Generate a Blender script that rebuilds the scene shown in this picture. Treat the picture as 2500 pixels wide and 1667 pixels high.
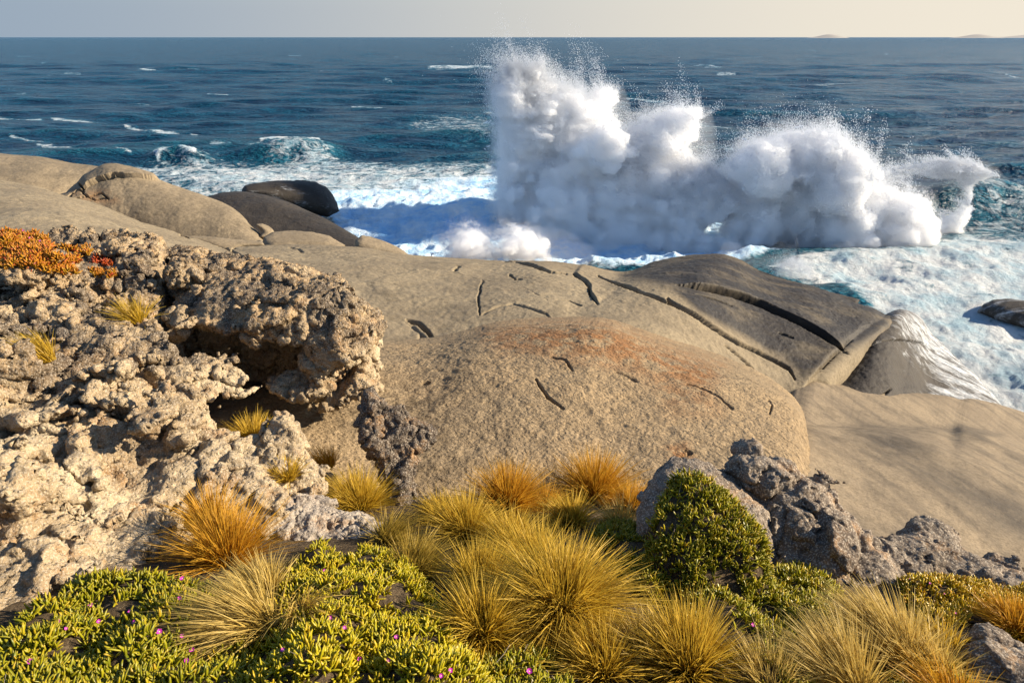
import bpy, math
import numpy as np
from mathutils import Vector
from mathutils.bvhtree import BVHTree

for o in list(bpy.data.objects):
    bpy.data.objects.remove(o)
SC = bpy.context.scene
COL = SC.collection
RNG = np.random.default_rng(7)
R = math.radians

# ---------------------------------------------------------------- camera
CAM_H = 14.0
PITCH = R(24.0)
FPX = 1667.0                      # focal length in pixels of a 2500 px wide frame (24 mm)
cam_d = bpy.data.cameras.new('camera'); cam = bpy.data.objects.new('camera', cam_d); COL.objects.link(cam)
cam.location = (0, 0, CAM_H)
cam.rotation_euler = (R(90) - PITCH, 0, 0)
cam_d.sensor_width = 36.0; cam_d.lens = 36.0 * FPX / 2500.0
cam_d.clip_start = 0.05; cam_d.clip_end = 200000
SC.camera = cam

# ---------------------------------------------------------------- world, sun, exposure
SUN_AZ, SUN_EL = 87.0, 25.0       # degrees to the right of the view, and above the horizon
w = bpy.data.worlds.new('World'); SC.world = w; w.use_nodes = True
wn = w.node_tree.nodes; wl = w.node_tree.links
sky = wn.new('ShaderNodeTexSky'); sky.sky_type = 'NISHITA'; sky.sun_disc = False
sky.sun_elevation = R(SUN_EL); sky.sun_rotation = R(SUN_AZ)
sky.altitude = 0; sky.air_density = 1.0; sky.dust_density = .25; sky.ozone_density = 3.0
bg = wn['Background']
# the air low over the sea is hazy: grey-blue away from the sun, cream towards it
tc = wn.new('ShaderNodeTexCoord'); sx = wn.new('ShaderNodeSeparateXYZ'); wl.new(tc.outputs['Generated'], sx.inputs[0])
def _mr(src, a, b):
    m = wn.new('ShaderNodeMapRange'); m.interpolation_type = 'SMOOTHSTEP'
    m.inputs[1].default_value = a; m.inputs[2].default_value = b; wl.new(src, m.inputs[0]); return m.outputs[0]
def _mx(f, a, b):
    m = wn.new('ShaderNodeMix'); m.data_type = 'RGBA'; wl.new(f, m.inputs[0])
    for s_, i in ((a, 6), (b, 7)):
        if isinstance(s_, tuple): m.inputs[i].default_value = (*[c / SKY_K for c in s_], 1)
        else: wl.new(s_, m.inputs[i])
    return m.outputs[2]
SKY_K = 0.085
bg.inputs['Strength'].default_value = SKY_K
hz = _mx(_mr(sx.outputs['X'], -.70, .62), (.14, .178, .222), (.40, .365, .305))
wl.new(_mx(_mr(sx.outputs['Z'], .16, .03), sky.outputs[0], hz), bg.inputs['Color'])
sd = bpy.data.lights.new('sun', 'SUN'); sun = bpy.data.objects.new('sun', sd); COL.objects.link(sun)
sd.energy = 5.0; sd.angle = R(0.5); sd.color = (1.0, 0.84, 0.62)
_dir = Vector((math.sin(R(SUN_AZ)) * math.cos(R(SUN_EL)), math.cos(R(SUN_AZ)) * math.cos(R(SUN_EL)), math.sin(R(SUN_EL))))
sun.rotation_euler = (-_dir).to_track_quat('-Z', 'Y').to_euler()
SC.view_settings.view_transform = 'Standard'; SC.view_settings.look = 'None'
SC.view_settings.exposure = 1.15; SC.view_settings.gamma = 1.0
SC.view_settings.use_curve_mapping = False
cy = SC.cycles
cy.use_denoising = True
try:
    cy.denoiser = 'OPENIMAGEDENOISE'
except Exception:
    pass
cy.max_bounces = 28; cy.diffuse_bounces = 3; cy.glossy_bounces = 3; cy.transmission_bounces = 4
cy.volume_bounces = 24; cy.transparent_max_bounces = 32
cy.sample_clamp_indirect = 6.0
cy.caustics_reflective = False; cy.caustics_refractive = False
SC.render.film_transparent = False

# ---------------------------------------------------------------- pixel <-> point
CT, ST = math.cos(PITCH), math.sin(PITCH)
EYE = np.array([0, 0, CAM_H], float)

def rays(px, py):
    """unit-depth view rays (un-normalised, y = forward) for pixels of the 2500x1667 frame"""
    px = np.asarray(px, float); py = np.asarray(py, float)
    x = (px - 1250.0) / FPX; v = (833.5 - py) / FPX
    return np.stack([x, CT + v * ST, -ST + v * CT], -1)

def at(px, py, Y):
    d = rays(px, py)
    return EYE + d * (np.asarray(Y, float) / d[..., 1])[..., None]

def proj(P):
    q = P - EYE
    f = q[..., 1] * CT - q[..., 2] * ST
    u = q[..., 1] * ST + q[..., 2] * CT
    f = np.maximum(f, 0.05)
    return 1250.0 + FPX * q[..., 0] / f, 833.5 - FPX * u / f

# ---------------------------------------------------------------- numpy noise
_perm = np.random.default_rng(11).permutation(4096).astype(np.int32)
_val = (np.random.default_rng(12).random(4096).astype(np.float32) * 2 - 1)
_jit = np.random.default_rng(13).random((4096, 3)).astype(np.float32)

def _h(i, j, k):
    return _perm[(_perm[(_perm[i & 4095] + j) & 4095] + k) & 4095]

def vnoise(P, s=1.0, off=0.0):
    p = (np.asarray(P, np.float32) * np.float32(s) + np.float32(off))
    i = np.floor(p).astype(np.int32); f = p - i
    f = f * f * f * (f * (f * 6 - 15) + 10)
    x, y, z = i[..., 0], i[..., 1], i[..., 2]
    fx, fy, fz = f[..., 0], f[..., 1], f[..., 2]
    def V(a, b, c): return _val[_h(x + a, y + b, z + c)]
    a = V(0, 0, 0) * (1 - fx) + V(1, 0, 0) * fx
    b = V(0, 1, 0) * (1 - fx) + V(1, 1, 0) * fx
    c = V(0, 0, 1) * (1 - fx) + V(1, 0, 1) * fx
    d = V(0, 1, 1) * (1 - fx) + V(1, 1, 1) * fx
    return (a * (1 - fy) + b * fy) * (1 - fz) + (c * (1 - fy) + d * fy) * fz

def fbm(P, s=1.0, oct=4, gain=0.5, off=0.0):
    r = 0; a = 1.0; t = 0
    for o in range(oct):
        r = r + a * vnoise(P, s, off + 17.3 * o); t += a; a *= gain; s *= 2.03
    return r / t

def ridged(P, s=1.0, oct=3, gain=0.5, off=0.0):
    r = 0; a = 1.0; t = 0
    for o in range(oct):
        r = r + a * (1 - 2 * np.abs(vnoise(P, s, off + 9.7 * o))); t += a; a *= gain; s *= 2.1
    return r / t

def worley(P, s=1.0, off=0.0):
    p = (np.asarray(P, np.float32) * np.float32(s) + np.float32(off))
    i = np.floor(p).astype(np.int32); f = p - i
    best = np.full(p.shape[:-1], 9.0, np.float32)
    for a in (-1, 0, 1):
        for b in (-1, 0, 1):
            for c in (-1, 0, 1):
                j = _jit[_h(i[..., 0] + a, i[..., 1] + b, i[..., 2] + c)]
                q = j + np.array([a, b, c], np.float32) - f
                best = np.minimum(best, (q * q).sum(-1))
    return np.sqrt(best)

def cells(P, s=1.0, off=0.0):
    """F1, F2 and a random value per cell"""
    p = (np.asarray(P, np.float32) * np.float32(s) + np.float32(off))
    i = np.floor(p).astype(np.int32); f = p - i
    b1 = np.full(p.shape[:-1], 9.0, np.float32); b2 = b1.copy(); cid = np.zeros(p.shape[:-1], np.int32)
    for a in (-1, 0, 1):
        for b in (-1, 0, 1):
            for c in (-1, 0, 1):
                h = _h(i[..., 0] + a, i[..., 1] + b, i[..., 2] + c)
                q = _jit[h] + np.array([a, b, c], np.float32) - f
                d = (q * q).sum(-1); m = d < b1
                b2 = np.where(m, b1, np.minimum(b2, d)); cid = np.where(m, h, cid); b1 = np.where(m, d, b1)
    return np.sqrt(b1), np.sqrt(b2), _val[cid]

def sst(a, b, x):
    t = np.clip((x - a) / (b - a), 0, 1)
    return t * t * (3 - 2 * t)

# ---------------------------------------------------------------- 2D helpers
def catmull(pts, n):
    p = np.asarray(pts, float); m = len(p)
    t = np.linspace(0, m - 1, n); i = np.clip(t.astype(int), 0, m - 2); f = (t - i)[:, None]
    d = np.zeros_like(p)
    s = p[1:] - p[:-1]
    # monotone tangents so that the curve never overshoots its points
    d[1:-1] = np.where(s[1:] * s[:-1] > 0, 2 * s[1:] * s[:-1] / (s[1:] + s[:-1] + 1e-12), 0)
    d[0] = s[0]; d[-1] = s[-1]
    a, b = p[i], p[i + 1]; da, db = d[i], d[i + 1]
    return (2 * f**3 - 3 * f**2 + 1) * a + (f**3 - 2 * f**2 + f) * da + (-2 * f**3 + 3 * f**2) * b + (f**3 - f**2) * db

def seg_dist(x, y, line):
    """distance to a polyline, signed side (+ = left of its direction in image coordinates), running parameter"""
    line = np.asarray(line, float)
    best = np.full(x.shape, 1e12); side = np.zeros(x.shape); par = np.zeros(x.shape)
    L = 0; tot = np.sqrt((np.diff(line, axis=0)**2).sum(1)).sum()
    for a, b in zip(line[:-1], line[1:]):
        e = b - a; l2 = (e * e).sum() + 1e-9
        t = np.clip(((x - a[0]) * e[0] + (y - a[1]) * e[1]) / l2, 0, 1)
        dx = x - a[0] - t * e[0]; dy = y - a[1] - t * e[1]
        d = dx * dx + dy * dy
        m = d < best
        best = np.where(m, d, best)
        side = np.where(m, np.sign(e[0] * dy - e[1] * dx), side)
        par = np.where(m, (L + t * math.sqrt(l2)) / tot, par)
        L += math.sqrt(l2)
    return np.sqrt(best), -side, par

def poly_sd(x, y, poly):
    """signed distance to a closed polygon, + inside"""
    poly = np.asarray(poly, float)
    best = np.full(x.shape, 1e12); ins = np.zeros(x.shape, bool)
    for a, b in zip(poly, np.roll(poly, -1, 0)):
        e = b - a; l2 = (e * e).sum() + 1e-12
        t = np.clip(((x - a[0]) * e[0] + (y - a[1]) * e[1]) / l2, 0, 1)
        d = (x - a[0] - t * e[0])**2 + (y - a[1] - t * e[1])**2
        best = np.minimum(best, d)
        if a[1] != b[1]:
            c = ((a[1] > y) != (b[1] > y)) & (x < (b[0] - a[0]) * (y - a[1]) / (b[1] - a[1]) + a[0])
            ins ^= c
    d = np.sqrt(best)
    return np.where(ins, d, -d)

# ---------------------------------------------------------------- meshes
def tag(o, label=None, cat=None, group=None, kind=None):
    if label: o['label'] = label
    if cat: o['category'] = cat
    if group: o['group'] = group
    if kind: o['kind'] = kind
    return o

def mk(name, V, F, mat, parent=None, smooth=True, attrs=None):
    """V (n,3); F (m,3) or (m,4) int array, or a list of such arrays"""
    Fs = F if isinstance(F, list) else [F]
    Fs = [np.asarray(f, np.int32) for f in Fs if len(f)]
    me = bpy.data.meshes.new(name)
    V = np.ascontiguousarray(V, np.float32)
    me.vertices.add(len(V)); me.vertices.foreach_set('co', V.ravel())
    li = np.concatenate([f.ravel() for f in Fs])
    tot = np.concatenate([np.full(len(f), f.shape[1], np.int32) for f in Fs])
    st = np.concatenate([[0], np.cumsum(tot)[:-1]]).astype(np.int32)
    me.loops.add(len(li)); me.loops.foreach_set('vertex_index', li)
    me.polygons.add(len(tot)); me.polygons.foreach_set('loop_start', st)
    try:
        me.polygons.foreach_set('loop_total', tot)
    except Exception:
        pass
    me.polygons.foreach_set('use_smooth', np.full(len(tot), smooth, bool))
    me.update(calc_edges=True)
    for k, a in (attrs or {}).items():
        at_ = me.attributes.new(k, 'FLOAT', 'POINT')
        at_.data.foreach_set('value', np.ascontiguousarray(a, np.float32).ravel())
    for m in (mat if isinstance(mat, (list, tuple)) else [mat]):
        me.materials.append(m)
    o = bpy.data.objects.new(name, me); COL.objects.link(o)
    if parent is not None: o.parent = parent
    return o

def grid_faces(nu, nv, flip=False):
    i = np.arange(nu * nv).reshape(nu, nv)
    f = np.stack([i[:-1, :-1], i[1:, :-1], i[1:, 1:], i[:-1, 1:]], -1).reshape(-1, 4)
    return f[:, ::-1] if flip else f

def vnormals(V, F):
    n = np.zeros_like(V)
    for f in (F if isinstance(F, list) else [F]):
        a = V[f[:, 0]]; b = V[f[:, 1]]; c = V[f[:, 2]]
        fn = np.cross(V[f[:, 2]] - a, (V[f[:, 3]] if f.shape[1] == 4 else c) - b) if f.shape[1] == 4 else np.cross(b - a, c - a)
        for k in range(f.shape[1]):
            for ax in range(3):
                n[:, ax] += np.bincount(f[:, k], weights=fn[:, ax], minlength=len(V))
    return n / (np.linalg.norm(n, axis=1, keepdims=True) + 1e-12)

def surface_nets(f, org, h):
    """closed quad mesh of the zero set of a 3D array (inside < 0)"""
    f = f.astype(np.float32)
    f[0] = np.maximum(f[0], .01); f[-1] = np.maximum(f[-1], .01)
    f[:, 0] = np.maximum(f[:, 0], .01); f[:, -1] = np.maximum(f[:, -1], .01)
    f[:, :, 0] = np.maximum(f[:, :, 0], .01); f[:, :, -1] = np.maximum(f[:, :, -1], .01)
    s = f < 0
    nx, ny, nz = f.shape
    C = [(a, b, c) for a in (0, 1) for b in (0, 1) for c in (0, 1)]
    def sl(A, a, b, c): return A[a:nx - 1 + a, b:ny - 1 + b, c:nz - 1 + c]
    cnt = np.zeros((nx - 1, ny - 1, nz - 1), np.int8)
    for c in C: cnt += sl(s, *c)
    act = (cnt > 0) & (cnt < 8)
    idx = np.full(act.shape, -1, np.int32)
    I = np.argwhere(act); idx[act] = np.arange(len(I))
    acc = np.zeros((len(I), 3), np.float32); n = np.zeros(len(I), np.float32)
    cv = {c: f[I[:, 0] + c[0], I[:, 1] + c[1], I[:, 2] + c[2]] for c in C}
    for c in C:
        for ax in range(3):
            if c[ax] == 0:
                d = list(c); d[ax] = 1; d = tuple(d)
                a, b = cv[c], cv[d]
                m = (a < 0) != (b < 0)
                t = np.where(m, a / np.where(m, a - b, 1), 0)
                p = np.zeros((len(I), 3), np.float32); p += np.array(c, np.float32); p[:, ax] = t
                acc += p * m[:, None]; n += m
    V = (I + acc / n[:, None]) * h + np.asarray(org)
    Fq = []
    for ax in range(3):
        a0 = [slice(1, -1)] * 3; a0[ax] = slice(0, -1); a1 = list(a0); a1[ax] = slice(1, None)
        sA = s[tuple(a0)]; sB = s[tuple(a1)]
        m = sA != sB
        E = np.argwhere(m); inside = sA[m]
        E = E + 1; E[:, ax] -= 1
        o1, o2 = [(1, 2), (2, 0), (0, 1)][ax]
        def id_(d1, d2):
            q = E.copy(); q[:, o1] += d1; q[:, o2] += d2
            return idx[q[:, 0], q[:, 1], q[:, 2]]
        q = np.stack([id_(-1, -1), id_(0, -1), id_(0, 0), id_(-1, 0)], 1)
        q[~inside] = q[~inside][:, ::-1]
        Fq.append(q)
    return V, np.concatenate(Fq)

def empty(name, loc):
    o = bpy.data.objects.new(name, None); COL.objects.link(o); o.location = loc
    return o

# ================================================================ materials
class NT:
    def __init__(s, name):
        s.m = bpy.data.materials.new(name); s.m.use_nodes = True
        s.t = s.m.node_tree; s.t.nodes.clear()
        s.out = s.t.nodes.new('ShaderNodeOutputMaterial')
        s._co = None
    def n(s, typ, **kw):
        nd = s.t.nodes.new(typ)
        for k, v in kw.items():
            if k.startswith('i_'):
                s.set(nd, k[2:], v)
            else:
                setattr(nd, k, v)
        return nd
    def set(s, nd, key, v):
        key = {'int_': 'Roughness'}.get(key, key)
        sock = nd.inputs[int(key)] if key.isdigit() else nd.inputs[key.replace('__', ' ')]
        if hasattr(v, 'is_output') or isinstance(v, bpy.types.NodeSocket):
            s.t.links.new(v, sock)
        else:
            if isinstance(v, (tuple, list)) and len(v) == 3 and sock.type == 'RGBA': v = (*v, 1)
            sock.default_value = v
    def co(s):
        if s._co is None: s._co = s.n('ShaderNodeTexCoord').outputs['Object']
        return s._co
    def map(s, scale=(1, 1, 1), rot=(0, 0, 0)):
        mp = s.n('ShaderNodeMapping'); s.t.links.new(s.co(), mp.inputs['Vector'])
        mp.inputs['Scale'].default_value = scale; mp.inputs['Rotation'].default_value = rot
        return mp.outputs[0]
    def noise(s, scale, detail=4, rough=.55, vec=None, dist=0, typ='FBM'):
        nd = s.n('ShaderNodeTexNoise'); s.t.links.new(vec or s.co(), nd.inputs['Vector'])
        try: nd.noise_type = typ
        except Exception: pass
        nd.inputs['Scale'].default_value = scale; nd.inputs['Detail'].default_value = detail
        nd.inputs['Roughness'].default_value = rough; nd.inputs['Distortion'].default_value = dist
        return nd.outputs[0]
    def vor(s, scale, vec=None, feat='F1', rand=1):
        nd = s.n('ShaderNodeTexVoronoi', feature=feat); s.t.links.new(vec or s.co(), nd.inputs['Vector'])
        nd.inputs['Scale'].default_value = scale; nd.inputs['Randomness'].default_value = rand
        return nd.outputs['Distance']
    def attr(s, name):
        return s.n('ShaderNodeAttribute', attribute_name=name).outputs['Fac']
    def math(s, op, a, b=0.0, clamp=False):
        nd = s.n('ShaderNodeMath', operation=op, use_clamp=clamp)
        s.set(nd, '0', a); s.set(nd, '1', b); return nd.outputs[0]
    def ramp(s, fac, a, b, lo=0.0, hi=1.0, smooth=True):
        nd = s.n('ShaderNodeMapRange', interpolation_type='SMOOTHSTEP' if smooth else 'LINEAR')
        s.set(nd, '0', fac); s.set(nd, '1', a); s.set(nd, '2', b); s.set(nd, '3', lo); s.set(nd, '4', hi)
        return nd.outputs[0]
    def mix(s, fac, a, b, mode='MIX'):
        nd = s.n('ShaderNodeMix', data_type='RGBA', blend_type=mode)
        s.set(nd, '0', fac); s.set(nd, '6', a); s.set(nd, '7', b); return nd.outputs[2]
    def bump(s, h, strength=1, dist=1, nrm=None):
        nd = s.n('ShaderNodeBump'); s.set(nd, 'Height', h); nd.inputs['Strength'].default_value = strength
        nd.inputs['Distance'].default_value = dist
        if nrm is not None: s.t.links.new(nrm, nd.inputs['Normal'])
        return nd.outputs[0]
    def bsdf(s, color, rough=.8, nrm=None, spec=.3, **kw):
        nd = s.n('ShaderNodeBsdfPrincipled'); s.set(nd, 'Base Color', color); s.set(nd, 'Roughness', rough)
        s.set(nd, 'Specular IOR Level', spec)
        if nrm is not None: s.t.links.new(nrm, nd.inputs['Normal'])
        for k, v in kw.items(): s.set(nd, k, v)
        return nd.outputs[0]
    def done(s, surf, vol=None):
        if surf is not None: s.t.links.new(surf, s.out.inputs['Surface'])
        if vol is not None: s.t.links.new(vol, s.out.inputs['Volume'])
        return s.m

def granite(name, base, base2, rough_amp=0.012, streak=0.0, pit=0.0, grain=38):
    t = NT(name)
    big = t.noise(.35, 5, .6)
    mid = t.noise(3.0, 6, .65)
    fine = t.noise(grain, 5, .8)
    grain = t.vor(grain * 1.6)
    c = t.mix(t.ramp(big, .35, .65), base, base2)
    c = t.mix(t.ramp(mid, .45, .75, 0, .35), c, (.12, .10, .075))
    c = t.mix(t.ramp(fine, .44, .60, .0, .50), c, tuple(x * .42 for x in base))
    c = t.mix(t.ramp(t.noise(1.1, 9, .72, None, .8), .52, .64, 0, .45), c, tuple(x * .45 for x in base2))
    c = t.mix(t.ramp(grain, .0, .25, .35, 0), c, (.36, .31, .24))
    st = t.noise(1.0, 8, .68, t.map((2.2, .30, 1.0), (0, 0, R(-6)))) if streak else t.noise(1.0, 5, .6, t.map((.22, 1.4, 1.4), (0, 0, R(-38))))
    c = t.mix(t.ramp(st, .44, .66, 0, .55 if streak else .15), c, (.075, .062, .048))
    ru = t.math('MULTIPLY', t.attr('rust'), t.ramp(t.noise(2.2, 9, .75), .40, .56))
    c = t.mix(ru, c, (.24, .105, .035))
    wet = t.math('MULTIPLY', t.attr('wet'), t.ramp(t.noise(.9, 5, .6, t.map((.35, 1.2, 1.2), (0, 0, R(-35)))), .25, .6, .55, 1))
    c = t.mix(t.math('MULTIPLY', wet, .95), c, (.028, .023, .018))
    fo = t.attr('foam')
    fn = t.noise(1.3, 9, .72, t.map((.30, 1.6, 1.2), (0, 0, R(-42))), .6)
    fm = t.ramp(t.math('ADD', t.math('MULTIPLY', t.math('SUBTRACT', fn, .5), 1.9), t.math('MULTIPLY', fo, .80)), .34, .92)
    fm = t.math('MULTIPLY', fm, t.ramp(fo, .02, .12))
    fc = t.mix(t.ramp(t.noise(2.5, 7, .7, t.map((.5, 1.6, 1.2), (0, 0, R(-42)))), .38, .62), (.30, .33, .36), (.60, .62, .64))
    c = t.mix(fm, c, fc)
    ro = t.math('SUBTRACT', .88, t.math('MULTIPLY', wet, .25))
    h = t.math('ADD', t.math('MULTIPLY', mid, .5), t.math('MULTIPLY', fine, .16))
    if pit:
        p = t.noise(9.0, 5, .62, t.map((1, 1.5, 1.3), (0, 0, R(25))))
        h = t.math('ADD', h, t.math('MULTIPLY', t.ramp(p, .38, .62), pit))
        h = t.math('ADD', h, t.math('MULTIPLY', t.ramp(t.vor(14, None), .12, .55), pit * .6))
    return t.done(t.bsdf(c, ro, t.bump(h, 1.0, rough_amp * 6), .2))

M_GR_FAR = granite('granite far', (0.272, 0.216, 0.142), (0.208, 0.166, 0.110), .010, grain=9)
M_GR_SLAB = granite('granite slab', (0.276, 0.224, 0.146), (0.208, 0.168, 0.112), .012, grain=11)
M_GR_FRONT = granite('granite weathered', (0.357, 0.259, 0.149), (0.289, 0.217, 0.132), .010, 0, .34, grain=22)
M_GR_WET = granite('granite wet', (.085, .074, .062), (.058, .052, .046), .02, grain=11)
M_GR_BEACH = granite('granite streaked', (0.272, 0.212, 0.138), (0.216, 0.168, 0.112), .010, 1.0, grain=18)

def limestone(name, pale, tan, dark, dk=.5, bmp=.030):
    t = NT(name)
    big = t.noise(1.1, 5, .6); mid = t.noise(6, 6, .7); fine = t.noise(34, 5, .75)
    c = t.mix(t.math('ADD', t.math('MULTIPLY', t.ramp(big, .38, .62), .5), t.math('MULTIPLY', t.attr('brown'), .6), True), pale, tan)
    c = t.mix(t.ramp(t.noise(2.6, 6, .7), .5, .68, 0, .8), c, (.34, .19, .08))
    c = t.mix(t.ramp(mid, .52, .70, 0, dk), c, dark)
    c = t.mix(t.ramp(fine, .52, .72, 0, .55), c, dark)
    c = t.mix(t.math('MULTIPLY', t.attr('brown'), t.ramp(t.noise(1.8, 7, .75), .42, .58, 0, .9)), c, dark)
    c = t.mix(t.ramp(t.noise(60, 2), .35, .5, .4, 0), c, (.72, .64, .52))
    v = t.vor(24); v2 = t.vor(9)
    h = t.math('ADD', t.math('MULTIPLY', t.ramp(v, .05, .5), .5), t.math('MULTIPLY', fine, .9))
    h = t.math('ADD', h, t.math('MULTIPLY', t.ramp(v2, .1, .55), .9))
    return t.done(t.bsdf(c, .93, t.bump(h, 1.0, bmp), .15))

M_LIME = limestone('limestone pale', (.48, .39, .255), (.34, .235, .125), (.085, .064, .046))
M_LIME_GREY = limestone('limestone grey', (.13, .105, .082), (.10, .075, .056), (.035, .029, .025), .7)
M_ROCK = limestone('rock grey brown', (.20, .165, .13), (.145, .108, .078), (.05, .041, .034), .7, .014)
M_LIME_WHITE = limestone('limestone white', (.50, .45, .38), (.36, .30, .24), (.12, .10, .09))

def soil():
    t = NT('soil')
    c = t.mix(t.ramp(t.noise(5, 6, .7), .4, .6), (.12, .085, .05), (.055, .04, .025))
    c = t.mix(t.ramp(t.noise(45, 3), .5, .7), c, (.20, .15, .09))
    return t.done(t.bsdf(c, .95, t.bump(t.noise(25, 6, .7), 1, .06), .1))
M_SOIL = soil()

def water():
    t = NT('sea water')
    n1 = t.noise(.9, 7, .62, t.map((.75, 1.25, 1), (0, 0, R(16))))
    n2 = t.noise(.22, 5, .65, t.map((.7, 1.3, 1), (0, 0, R(10))))
    n3 = t.noise(.075, 6, .72, t.map((.55, 1.5, 1), (0, 0, R(8))))
    h = t.math('ADD', t.math('ADD', n1, t.math('MULTIPLY', n2, 2.4)), t.math('MULTIPLY', n3, 9.0))
    fo = t.attr('foam'); ch = t.attr('churn'); ts = t.attr('thin')
    base = t.mix(t.ramp(t.math('ADD', t.math('ADD', t.math('MULTIPLY', n1, .3), t.math('MULTIPLY', n2, .35)), t.math('MULTIPLY', n3, .35)), .42, .60), (.0001, .019, .052), (.0010, .068, .124))  # dark troughs and sky reflection of the chop painted into the base colour
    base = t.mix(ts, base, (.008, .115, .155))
    base = t.mix(t.math('MULTIPLY', t.ramp(fo, .0, .9), .6), base, (.025, .16, .24))
    fa = t.noise(.55, 10, .70, t.map((.8, 1.25, 1), (0, 0, R(12))), 1.3)
    lace = t.math('ABSOLUTE', t.math('SUBTRACT', t.noise(.8, 8, .62, None, .8), .5))
    fa2 = t.math('SUBTRACT', fa, t.math('MULTIPLY', lace, .9))
    m = t.ramp(t.math('ADD', fa2, t.math('MULTIPLY', fo, .62)), .72, .98)
    m = t.math('MULTIPLY', m, t.ramp(fo, .02, .10))
    white = t.mix(t.ramp(t.noise(.5, 6, .65), .35, .68), (.62, .65, .66), (.34, .48, .56))
    blue = t.mix(t.ramp(t.noise(.45, 8, .68), .34, .66), (.80, .92, 1.0), (.34, .66, .98))  # aerated blue foam, with the shade below the spray painted into it
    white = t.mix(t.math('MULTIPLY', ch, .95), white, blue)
    nrm = t.bump(h, 1.0, .9)
    nrmf = t.bump(t.math('ADD', t.noise(2.2, 8, .75), t.math('MULTIPLY', t.noise(.6, 4), 1.0)), 1.0, .35)
    a = t.bsdf(base, .26, nrm, .14, IOR=1.33)
    b = t.bsdf(white, .9, nrmf, .1)
    mx = t.n('ShaderNodeMixShader'); t.set(mx, '0', m); t.set(mx, '1', a); t.set(mx, '2', b)
    return t.done(mx.outputs[0])
M_SEA = water()

def blade(name, c1, c2, c3):
    t = NT(name)
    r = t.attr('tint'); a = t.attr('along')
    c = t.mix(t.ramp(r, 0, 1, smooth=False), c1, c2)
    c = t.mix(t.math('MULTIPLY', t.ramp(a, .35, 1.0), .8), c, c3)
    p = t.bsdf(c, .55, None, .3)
    tr = t.n('ShaderNodeBsdfTranslucent'); t.set(tr, 'Color', c)
    mx = t.n('ShaderNodeMixShader'); t.set(mx, '0', .38); t.set(mx, '1', p); t.set(mx, '2', tr.outputs[0])
    return t.done(mx.outputs[0])
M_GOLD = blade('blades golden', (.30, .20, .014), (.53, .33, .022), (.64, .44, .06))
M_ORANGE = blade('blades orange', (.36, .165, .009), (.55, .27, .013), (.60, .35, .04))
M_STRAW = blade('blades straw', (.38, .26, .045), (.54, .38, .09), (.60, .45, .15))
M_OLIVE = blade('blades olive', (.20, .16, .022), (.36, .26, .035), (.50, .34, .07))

def leafm(name, g1, g2, tip, tipamt=.6):
    t = NT(name)
    r = t.attr('tint'); a = t.attr('along')
    c = t.mix(t.ramp(r, .0, .75, smooth=False), g1, g2)
    red = t.ramp(r, .68, .90)
    c = t.mix(t.math('MULTIPLY', red, tipamt), c, tip)
    c = t.mix(t.math('MULTIPLY', t.ramp(a, .65, 1.0), t.math('MULTIPLY', tipamt, .45)), c, tip)
    p = t.bsdf(c, .38, None, .45)
    tr = t.n('ShaderNodeBsdfTranslucent'); t.set(tr, 'Color', c)
    mx = t.n('ShaderNodeMixShader'); t.set(mx, '0', .25); t.set(mx, '1', p); t.set(mx, '2', tr.outputs[0])
    return t.done(mx.outputs[0])
M_LEAF_YG = leafm('leaf yellow green', (.25, .25, .008), (.50, .42, .012), (.56, .32, .02), .45)
M_LEAF_G = leafm('leaf green', (.12, .15, .008), (.38, .34, .011), (.50, .27, .02), .5)
M_LEAF_OR = leafm('leaf orange', (.42, .26, .016), (.50, .20, .016), (.42, .055, .015), .95)
M_LEAF_Y = leafm('leaf yellow', (.34, .30, .010), (.56, .38, .012), (.56, .24, .02), .6)
M_LEAF_RED = leafm('leaf red', (.42, .12, .016), (.42, .06, .014), (.36, .03, .015), .9)

def plain(name, c, rough=.7):
    t = NT(name); return t.done(t.bsdf(c, rough))
M_PETAL = plain('petal', (.55, .03, .42), .5)
M_EYE = plain('flower eye', (.75, .60, .30), .6)
M_TWIG = plain('dead stems', (.30, .25, .20), .9)

def mist(name, dens, col=(.972, .989, 1.0), aniso=0.0, nz=0.0, scale=1.0, stretch=(1, 1, 1)):
    t = NT(name)
    v = t.n('ShaderNodeVolumeScatter'); t.set(v, 'Color', col); t.set(v, 'Anisotropy', aniso)
    if nz:
        k = t.noise(scale, 5, .6, t.map(stretch, (0, R(20), 0)))
        t.set(v, 'Density', t.ramp(k, .5 - nz, .5 + nz, 0, dens))
    else:
        t.set(v, 'Density', dens)
    return t.done(None, v.outputs[0])
M_SPRAY = mist('spray dense', 3.2)
M_SPRAY_BLUE = mist('spray shade blue', 2.6, (.86, .95, 1.0))  # low lobes: the blue shade of the spray is put into the scatter colour
M_VEIL = mist('spray veil', .035)
def drops():
    t = NT('spray drops')
    p = t.bsdf((.9, .92, .95), .5)
    tr = t.n('ShaderNodeBsdfTranslucent'); t.set(tr, 'Color', (.9, .92, .95))
    mx = t.n('ShaderNodeMixShader'); t.set(mx, '0', .5); t.set(mx, '1', p); t.set(mx, '2', tr.outputs[0])
    return t.done(mx.outputs[0])
M_DROPS = drops()
M_ISLE = plain('far land', (.36, .34, .31), .9)

# ================================================================ ground
def zg(x, y):
    z = np.interp(y, [-6, 0, 3, 4.5, 5.5, 6.8, 8, 10, 14, 20, 30, 45], [13.6, 12.3, 10.38, 9.80, 9.36, 8.82, 8.1, 6.9, 4.6, 1.2, -3, -6])
    z = z - .06 * np.maximum(x, 0) - .02 * np.minimum(x, 0)
    z = z - 1.6 * sst(1.6, 4.2, x) * sst(5.3, 7.2, y)
    return z

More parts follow.
